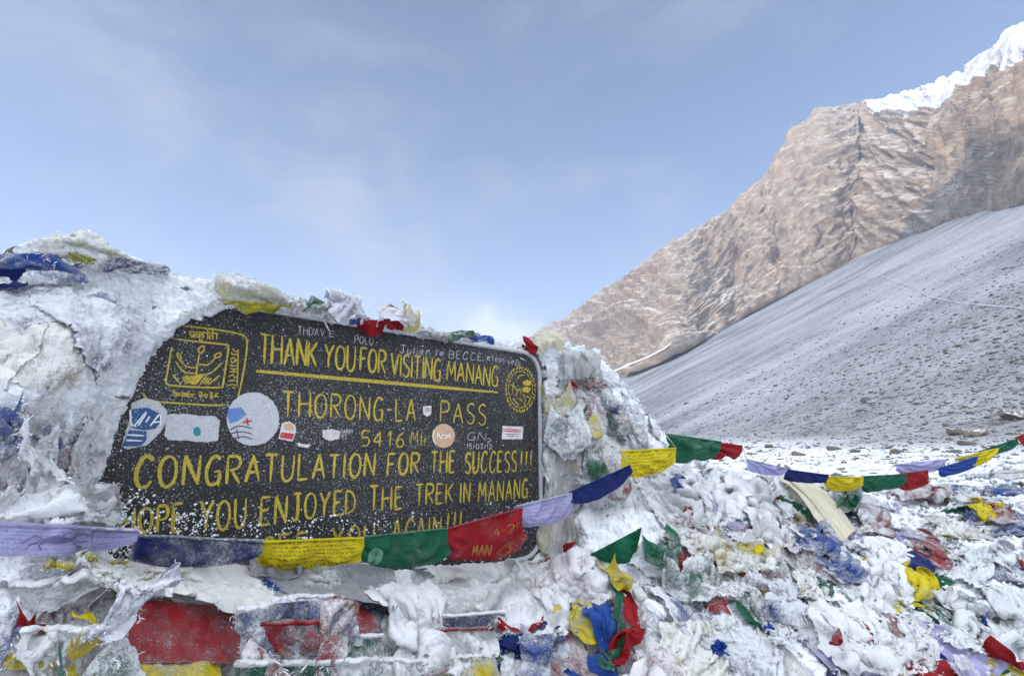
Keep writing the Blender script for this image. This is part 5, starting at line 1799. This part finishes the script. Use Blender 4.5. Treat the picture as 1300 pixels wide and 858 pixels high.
# no more than about 300 flags stand as objects of their own: the fillers that show smallest become one mass
area_px = []
for i, f in enumerate(flags):
    a_, b_, _ = to_px(f['P'])
    inside_ = np.mean((a_ > 0) & (a_ < 1300) & (b_ > 0) & (b_ < 858))
    area_px.append((np.ptp(a_) * np.ptp(b_)) * inside_ if i >= N_NAMED else 1e9)
own = set(np.argsort(area_px)[::-1][:292].tolist())
mass_v, mass_f, mass_fr, mass_c = [], [], [], []
seen_labels = {}
WORDS = {"white": "white", "red": "red", "blue": "blue", "green": "green", "yellow": "yellow", "lilac": "lilac"}
flag_objs = []
for i, f in enumerate(flags):
    P = upsample(X[i])
    fr0 = f['frost']
    n = grid_normals(P)
    n = n * np.sign(((CAM - P) * n).sum(-1, keepdims=True))
    edge_u = np.minimum(np.linspace(0, 1, P.shape[0]), 1 - np.linspace(0, 1, P.shape[0]))[:, None]
    edge_v = np.minimum(np.linspace(0, 1, P.shape[1]), 1 - np.linspace(0, 1, P.shape[1]))[None]
    edge_ = np.exp(-np.minimum(edge_u, edge_v) * 22)
    ns = fbm(P * 16 + i, 3, seed=301) * 0.75 + 0.22 * fbm(P * 60, 2, seed=302)
    lev = fr0 + ns * (0.15 + 0.9 * fr0 * (1.3 - fr0)) + 0.22 * fr0 * edge_ + 0.25 * fr0 * (n[..., 2] - 0.35)
    frost = np.clip(lev, 0, 1.2)
    if fr0 < 0.12:
        frost = frost * 0.6
    thick = sstep(frost, 0.35, 0.8)
    gran = (billow(P * 70, 3, seed=311) - 0.2) * 0.012 + (0.25 - billow(P * 170, 2, seed=312)) * 0.009
    sc = np.clip(np.linalg.norm(f['P'].mean((0, 1)) - CAM), .6, 2.2)
    P = P + n * (thick * (0.0012 + gran * sc * 0.8))[..., None]
    lab = f['label']
    grp = f['group']
    if i not in own:
        a_, b_ = P.shape[:2]
        ix = np.arange(a_ * b_).reshape(a_, b_) + sum(len(v) for v in mass_v)
        mass_f.append(np.stack([ix[:-1, :-1], ix[1:, :-1], ix[1:, 1:], ix[:-1, 1:]], -1).reshape(-1, 4))
        mass_v.append(P.reshape(-1, 3))
        mass_fr.append(frost.ravel())
        mass_c.append(np.tile(np.array([*f['col'], 1.0]), (a_ * b_, 1)))
        continue
    if i >= N_NAMED:
        amt = "thickly rimed" if fr0 > 0.8 else ("frosted" if fr0 > 0.62 else "lightly frosted")
        shape = ["crumpled", "stiff folded", "rumpled"][int(f['sx'] * 10) % 3]
        lab = f"{amt} {shape} {WORDS[lab]} flag {place_words(f['px'])}"
    o = put(f['name'], grid_mesh(P, {'frost': frost, 'cloth_col': f['col']}), CLOTH, None, lab, f['cat'], grp, recentre=True)
    o.color = (*f['col'], 1)
    o['print_ink'] = float(f['ink'])
    f['obj'] = o
    f['Pf'] = P
    # hem: the rolled edge sewn round the string
    if f['hem'] is not None:
        hp = P[:, 0]
        hcol = f['col'] if f['hem'] == 'own' else f['hem']
        rr = 0.0030 if f['strung'] else 0.0042
        k8 = 8
        tg = np.gradient(hp, axis=0)
        tg /= np.linalg.norm(tg, axis=1, keepdims=True)
        s1 = np.cross(tg, [0, 0, 1.0])
        s1 /= np.linalg.norm(s1, axis=1, keepdims=True)
        s2 = np.cross(tg, s1)
        aa = np.linspace(0, 2 * math.pi, k8)
        rad_ = rr * (1 + 0.35 * fbm(hp * 60, 2, seed=321))
        T = hp[:, None] + (s1[:, None] * np.cos(aa)[None, :, None] + s2[:, None] * np.sin(aa)[None, :, None]) * rad_[:, None, None]
        up_ = (T - hp[:, None]) @ np.array([0, 0, 1.0]) / rr
        hf = np.clip(fr0 + 0.2 + 0.5 * up_ + 0.6 * fbm(T * 30, 3, seed=322), 0, 1.1) if not f['strung'] else np.clip(fr0 + 0.05 + 0.1 * up_, 0, 1)
        if not f['strung'] and hcol not in (WHT,):
            hf = hf * 0.55 - 0.1
        T = T - np.array(o.location)
        ho = put('hem', grid_mesh(T, {'frost': np.clip(hf, 0, 1.2), 'cloth_col': hcol}), CLOTH, o)
        ho.color = (*hcol, 1)
        ho['print_ink'] = 0.0

if mass_v:
    me = bpy.data.meshes.new("mesh")
    V_, F_ = np.concatenate(mass_v), np.concatenate(mass_f)
    me.vertices.add(len(V_))
    me.vertices.foreach_set('co', V_.astype(np.float32).ravel())
    me.loops.add(F_.size)
    me.loops.foreach_set('vertex_index', F_.astype(np.int32).ravel())
    me.polygons.add(len(F_))
    me.polygons.foreach_set('loop_start', np.arange(0, F_.size, 4, dtype=np.int32))
    me.polygons.foreach_set('loop_total', np.full(len(F_), 4, np.int32))
    me.polygons.foreach_set('use_smooth', np.ones(len(F_), bool))
    a = me.attributes.new('frost', 'FLOAT', 'POINT')
    a.data.foreach_set('value', np.concatenate(mass_fr).astype(np.float32))
    a = me.attributes.new('cloth_col', 'FLOAT_COLOR', 'POINT')
    a.data.foreach_set('color', np.concatenate(mass_c).astype(np.float32).ravel())
    me.update()
    put('small_flag_scraps', me, CLOTH, kind='stuff', label="countless small scraps of frosted flags frozen into the heap", cat="frosted flags")

# ------------------------------------------------------------------ prints and writing on single flags
def flag_like(word_):
    return [f for f in flags if word_ in f['label']][0]


def on_flag(f, lift=0.0016):
    """(u,v) of a flag (u along the string, v down) -> point just over its cloth, in the flag's own space"""
    P = f['Pf']
    n = grid_normals(P)
    n = n * np.sign(((CAM - P) * n).sum(-1, keepdims=True))
    a_, b_ = P.shape[:2]
    loc = np.array(f['obj'].location)

    def fn(uv, w):
        x = np.clip(uv[:, 0], 0, 0.999) * (a_ - 1)
        y = np.clip(uv[:, 1], 0, 0.999) * (b_ - 1)
        i, j = x.astype(int), y.astype(int)
        s, t_ = (x - i)[:, None], (y - j)[:, None]
        mixd = lambda A_: A_[i, j] * (1 - s) * (1 - t_) + A_[i + 1, j] * s * (1 - t_) + A_[i, j + 1] * (1 - s) * t_ + A_[i + 1, j + 1] * s * t_
        return mixd(P) + mixd(n) * (lift + w) - loc
    return fn


INK = plain("violet_block_print", (0.10, 0.095, 0.22), 0.8, 0, 0.4, 200)
GOLD = plain("gold_marker", (0.30, 0.09, 0.015), 0.6, 0, 0.4, 300)
PATCH = plain("pale_print", (0.10, 0.26, 0.16), 0.8, 0, 0.4, 200)


def flag_print(f, mat, strokes=(), width=0.004, label=None):
    st = Strokes(0.0)
    fn0 = on_flag(f)
    fn = lambda uv, w: fn0(uv / np.array([HA, 1.0]), w)
    for s, wd in strokes:
        # fine steps so that the ink follows the folds
        st.add(smooth_line(np.array(s) * np.array([HA, 1.0]), 8), wd * width, 0.8, 0.2, to3=fn)
    return put('print', st.mesh(), mat, f['obj'], label)


f = flag_like("galloping horse")
HS = 0.045
HA = 6.3
horse = [([(.47, .52), (.52, .46), (.58, .50), (.64, .46)], 3.2), ([(.49, .55), (.55, .58), (.62, .53)], 2.4), ([(.62, .48), (.66, .34), (.685, .26)], 1.9), ([(.675, .26), (.70, .30), (.715, .38)], 1.5),
         ([(.64, .42), (.655, .28), (.67, .18)], 1.0), ([(.63, .55), (.68, .62), (.72, .58)], 1.0), ([(.62, .57), (.65, .72), (.69, .78)], 1.0), ([(.49, .55), (.455, .68), (.47, .80)], 1.1),
         ([(.48, .52), (.43, .62), (.40, .74)], 1.0), ([(.47, .50), (.43, .38), (.40, .42), (.37, .58), (.335, .62)], 0.9), ([(.55, .45), (.56, .30), (.58, .22), (.60, .32)], 1.0)]
flag_print(f, INK, horse, HS, "dark violet block print of a galloping horse")
fr_ = []
for a in np.linspace(.80, .93, 3):
    fr_.append(([(.75, .12 + (a - .8) * 4.6), (.85, .16 + (a - .8) * 4.6), (.96, .15 + (a - .8) * 4.6)], .45))
fr_ += [([(.745, .1), (.97, .12)], .5), ([(.745, .1), (.748, .85)], .5), ([(.748, .85), (.97, .88)], .5)]
flag_print(f, INK, fr_, HS, "small framed block of print")

f = flag_like("gold hand writing")
st = Strokes(0.0)
fn = on_flag(f)


def write_on(st, fn, text, u0, u1, v0, v1, width):
    tot = sum(FONT[c][0] + .35 for c in text if c != ' ') + .8 * text.count(' ') - .35
    pos = 0
    for c in text:
        if c == ' ':
            pos += .8
            continue
        w, ss = FONT[c]
        for s in ss:
            p = smooth_line(s, 6)
            st.add(np.stack([u0 + (u1 - u0) * (pos + p[:, 0] * w) / tot, v1 + (v0 - v1) * p[:, 1]], -1), width, 0.8, 0.15, to3=lambda uv, w_: fn(uv, w_))
        pos += w + .35


# widths here are in flag units
for tx, u0_, u1_, v0_, v1_, w_ in (("MAN", .36, .58, .62, .86, .022), ("ong", .66, .84, .62, .86, .020), ("4-20", .62, .95, .30, .46, .016)):
    st = Strokes(0.0)
    write_on(st, fn, tx, u0_, u1_, v0_, v1_, w_)
    put('lettering', st.mesh(), GOLD, f['obj'], "gold marker writing " + tx)
f = flag_like("oval mark")
st = Strokes(0.0)
fn = on_flag(f)
for r_ in np.linspace(0.004, .062, 7):
    a = np.linspace(0, 2 * math.pi, 26)
    st.add(np.stack([.185 + r_ * 1.1 * np.cos(a), .66 + r_ * 4.4 * np.sin(a)], -1), .0135, 1, 0, to3=fn)
put('print', st.mesh(), PATCH, f['obj'], "pale oval mark printed on the green cloth")

# ------------------------------------------------------------------ cords
CORD = plain("cotton_cord", (0.55, 0.53, 0.47), 0.9, 0, 0.3, 300)


def tube(pts, r, k=7):
    pts = np.asarray(pts, float)
    tg = np.gradient(pts, axis=0)
    tg /= np.maximum(np.linalg.norm(tg, axis=1, keepdims=True), 1e-9)
    s1 = np.cross(tg, [0.1, 0.2, 1.0])
    s1 /= np.linalg.norm(s1, axis=1, keepdims=True)
    s2 = np.cross(tg, s1)
    a = np.linspace(0, 2 * math.pi, k)
    return pts[:, None] + (s1[:, None] * np.cos(a)[None, :, None] + s2[:, None] * np.sin(a)[None, :, None]) * r


def cord_through(fl, lead, tail, label, r=0.0016):
    pts = [lead] if lead is not None else []
    for f in fl:
        pts.extend(f['Pf'][::6, 0])
    if tail is not None:
        pts.append(tail)
    o = put('cord', grid_mesh(tube(pts, r)), CORD, None, label, 'cord', recentre=True)
    return o


cord_through([f for f in flags if f['group'] == GS1], at(-160, 655, .50), on_base(1205, 612, .02), "long cord the prayer flags across the sign are sewn to")
cord_through([f for f in flags if f['group'] == GS2], on_base(1120, 612, .02), at(1420, 515, 3.35), "short cord carrying the five flags at the right edge")

# ------------------------------------------------------------------ stones on the snow behind the heap
STONE = None


def stone_mat():
    m, nt, b, out = new_mat("frosted_stone")
    geo = nt.nodes.new('ShaderNodeNewGeometry')
    pos = geo.outputs['Position']
    a = noise_node(nt, pos, 6, 5, 0.65)
    oi = nt.nodes.new('ShaderNodeObjectInfo')
    c = mix_col(nt, a, (0.045, 0.042, 0.042), (0.21, 0.19, 0.165))
    c = mix_col(nt, math_node(nt, 'MULTIPLY', oi.outputs['Random'], 0.35), c, (0.26, 0.21, 0.13))
    sp = nt.nodes.new('ShaderNodeSeparateXYZ')
    nt.links.new(geo.outputs['Normal'], sp.inputs[0])
    f = noise_node(nt, pos, 16, 4, 0.65)
    s = ramp(nt, math_node(nt, 'ADD', sp.outputs['Z'], math_node(nt, 'MULTIPLY_ADD', f, 1.4, -0.7)), 0.84, 1.15)
    nt.links.new(mix_col(nt, s, c, SNOW), b.inputs['Base Color'])
    b.inputs['Roughness'].default_value = 0.85
    bp = nt.nodes.new('ShaderNodeBump')
    bp.inputs['Strength'].default_value = 0.6
    bp.inputs['Distance'].default_value = 0.02
    nt.links.new(a, bp.inputs['Height'])
    nt.links.new(bp.outputs[0], b.inputs['Normal'])
    return m


STONE = stone_mat()
bmx = bmesh.new()
bmesh.ops.create_icosphere(bmx, subdivisions=3, radius=1)
SPH = np.array([v.co[:] for v in bmx.verts])
SPHF = np.array([[v.index for v in f_.verts] for f_ in bmx.faces])
bmx.free()


def stone_mesh(seed):
    r_ = np.random.default_rng(seed)
    d = SPH.copy()
    for _ in range(9):      # broken faces
        n = r_.normal(size=3)
        n /= np.linalg.norm(n)
        h = r_.uniform(.45, .8)
        k = d @ n
        d = d - np.outer(np.maximum(k - h, 0), n)
    d = d * (1 + 0.10 * fbm(d * 2.5 + seed, 3, seed=seed)[:, None])
    d = d * np.array([1.0, r_.uniform(.6, .9), r_.uniform(.35, .6)])
    me = mesh_arrays(d, SPHF)
    me.polygons.foreach_set('use_smooth', np.zeros(len(me.polygons), bool))
    return me


def ground_hit(px, py):
    r_ = ray(px, py)
    h = bg_.ray_cast(Vector(CAM), Vector(r_).normalized())
    return (np.array(h[0]), h[3]) if h[0] is not None else (None, None)


SM = [stone_mesh(s_) for s_ in range(8)]
GRP = "snow dusted stones on the flat behind the heap"
special = [(1288, 531, 17, "wide dark flat stone at the right edge of the snowy flat"), (1214, 551, 12, "dark rounded stone with a snow cap behind the short string"), (1243, 553, 13, "long low stone beside the dark rounded one"),
           (1100, 508, 7, "lone tawny boulder low on the scree"), (1016, 578, 9, "tawny stone just above the lavender strung flag"), (1136, 576, 9, "grey angular stone above the last strung red flag"),
           (1124, 569, 8, "flat slab stone above the strung green flag"), (1084, 574, 7, "low grey stone on the snow above the small yellow flag"), (1060, 571, 8, "small pale stone above the twisted blue flag")]
spot = [(a, b, c, l) for a, b, c, l in special]
r_ = np.random.default_rng(77)
for k in range(230):
    px = r_.uniform(850, 1330)
    top_ = np.interp(px, [850, 1000, 1300], [556, 540, 505])
    bot_ = np.interp(px, crest[:, 0], crest[:, 1]) - 3
    v = r_.uniform(0, 1) ** 0.7
    py = top_ + (bot_ - top_) * v
    spot.append((px, py, r_.gamma(2.0, 0.75) * (0.7 + 1.0 * v), None))
ns = 0
for px, py, half, lab in spot:
    p, d = ground_hit(px, py)
    if p is None:
        continue
    s_ = np.clip(half, 1.0, 28) * d / 650
    if lab is None:
        big = half > 4.0
        lab = "larger snow dusted stone among the small ones on the snowy flat" if big else "small snow dusted stone strewn on the flat behind the flags"
    o = put('stone', SM[ns % 8], STONE, None, lab, 'stone', GRP)
    o.location = p + np.array([0, 0, s_ * 0.10])
    o.scale = (s_, s_, s_)
    o.rotation_euler = (r_.uniform(-.2, .2), r_.uniform(-.2, .2), r_.uniform(0, 6.28))
    ns += 1
# the scree's countless fragments, as one mass
cnt = 26000
spx, spy = r_.uniform(800, 1330, cnt), r_.uniform(300, 590, cnt)
lim_hi = np.interp(spx, [800, 960, 1100, 1200, 1330], [470, 402, 318, 278, 246])
lim_lo = np.interp(spx, crest[:, 0], crest[:, 1])
keep = (spy > lim_hi + 8) & (spy < lim_lo)
C_, R_ = [], []
for a, b in zip(spx[keep], spy[keep]):
    p, d = ground_hit(a, b)
    if p is not None:
        pat = fbm(p[None] * np.array([.05, .22, .05]), 4, seed=501)[0]
        if r_.uniform() > max(sstep(pat, -0.1, 0.5) * .7, 0.7 * (1 - sstep(d, 14, 80))):
            continue
        C_.append(p)
        R_.append(np.clip(r_.gamma(1.6, 0.5 - 0.36 * sstep(d, 14, 70)), .18, 3.0) * d / 650)
V, F = ico_cluster(np.array(C_), np.array(R_), np.array([0, 0, 1.0]), 0.6, 9)
put('scree_stones', mesh_arrays(V, F), STONE, kind='stuff', label="countless small dark stones strewn over the snowy scree", cat="scree")

# a faint footpath traversing the scree
ft = np.array([(1120, 352), (1160, 366), (1178, 378), (1215, 386), (1260, 391), (1330, 396)], float)
fx = np.interp(np.linspace(0, 1, 60), np.linspace(0, 1, len(ft)), ft[:, 0])
fy = np.interp(fx, ft[:, 0], ft[:, 1])
rows_ = []
for a, b in zip(fx, fy):
    p0, p1 = ground_hit(a, b - .38)[0], ground_hit(a, b + .38)[0]
    if p0 is not None and p1 is not None:
        rows_.append([p0 + np.array([0, 0, .12]), p1 + np.array([0, 0, .12])])
put('path', grid_mesh(np.array(rows_), uv=False), plain("track_snow", (0.52, 0.52, 0.54), 0.85, 0, 0.25, 0.6), kind='structure')

# ------------------------------------------------------------------ rime feathers on edges and tufts
fe_c, fe_d, fe_l = [], [], []
r_ = np.random.default_rng(91)


def feathers(c, n, count, spread, length, dirv=None):
    for _ in range(int(count * 1.6)):
        d = n + r_.normal(size=3) * spread
        if dirv is not None:
            d = d + dirv
        d /= np.linalg.norm(d)
        fe_c.append(c + r_.normal(size=3) * 0.003)
        fe_d.append(d)
        fe_l.append(r_.gamma(3, length / 4))


# along the cairn's top and the right-hand shoulder
for px in np.arange(300, 860, 1.6):
    cy = np.interp(px, crest[:, 0], crest[:, 1])
    feathers(on_base(px, cy + r_.uniform(0, 7), .004), look(NM, np.array(px), np.array(cy + 6)), 3 if px < 690 else 1, .7, .009, np.array([0, 0, .6]))
for cx_, cy_, n_, sp_, ln_ in ((428, 388, 120, 10, .014), (522, 402, 110, 5, .013), (640, 438, 190, 18, .014), (700, 530, 260, 16, .013), (715, 545, 180, 12, .013), (690, 470, 120, 6, .010), (688, 600, 160, 4, .008)):
    for _ in range(n_):
        a, b = cx_ + r_.normal() * sp_, cy_ + abs(r_.normal()) * sp_ * .8
        feathers(on_base(a, b, .012), look(NM, np.array(a), np.array(b)), 2, .6, ln_, np.array([0, 0, .3]))
# hems and ragged ends of the named frosted flags
for f in flags[:N_NAMED]:
    if f['strung'] or f['frost'] < .4:
        continue
    P = f['Pf']
    rim_ = np.concatenate([P[:, 0], P[:, -1], P[0], P[-1]])
    for p in rim_[r_.integers(0, len(rim_), 34)]:
        v = (CAM - p) / np.linalg.norm(CAM - p)
        feathers(p, v * .4, 2, .7, .0034 * min(1.8, np.linalg.norm(CAM - p)))
f = flag_like("bristling with rime")
P = f['Pf'].reshape(-1, 3)
for p in P[r_.integers(0, len(P), 420)]:
    feathers(p, (CAM - p) / np.linalg.norm(CAM - p) * .6, 1, .5, .010, np.array([.3, 0, -.3]))
# fine hoar over the snow crust nearest the camera
hx, hy = r_.uniform(-30, 960, 60000), r_.uniform(300, 880, 60000)
ok_ = (poly_sd(hx, hy, OPEN) > 5) & (hy > np.interp(hx, crest[:, 0], crest[:, 1]) + 2)
hx, hy = hx[ok_], hy[ok_]
hp_ = on_base(hx, hy, 0.004)
ok_ = fbm(hp_ * 14, 3, seed=601) > -0.12
hp_, hn_ = hp_[ok_], look(NM, hx[ok_], hy[ok_])
hd_ = hn_ + r_.normal(size=hn_.shape) * .55
hd_ /= np.linalg.norm(hd_, axis=1, keepdims=True)
fe_c.extend(hp_ + r_.normal(size=hp_.shape) * .003)
fe_d.extend(hd_)
fe_l.extend(r_.gamma(3, .0010, len(hp_)) * np.clip(np.linalg.norm(hp_ - CAM, axis=1), .7, 1.8))
fc, fd, fl_ = np.array(fe_c), np.array(fe_d), np.array(fe_l)
s1 = np.cross(fd, [0.3, 0.5, 0.8])
s1 /= np.maximum(np.linalg.norm(s1, axis=1, keepdims=True), 1e-6)
s2 = np.cross(fd, s1)
w_ = (0.0006 + 0.07 * fl_)[:, None] * .9
ring_ = [s1 * math.cos(a) + s2 * math.sin(a) for a in (0, 2.09, 4.19)]
VV = np.stack([fc - fd * .002 + q * w_ * .8 for q in ring_] + [fc + fd * fl_[:, None] * .6 + q * w_ * .75 for q in ring_] + [fc + fd * fl_[:, None]], 1).reshape(-1, 3)
base_f = np.array([[0, 1, 4], [0, 4, 3], [1, 2, 5], [1, 5, 4], [2, 0, 3], [2, 3, 5], [3, 4, 6], [4, 5, 6], [5, 3, 6]])
FF = (base_f[None] + np.arange(len(fc))[:, None, None] * 7).reshape(-1, 3)
put('rime_feathers', mesh_arrays(VV, FF), RIME, kind='stuff', label="feathery white rime crystals bristling on cloth edges", cat="rime")
print("feathers", len(fc), "stones", ns, len(C_))
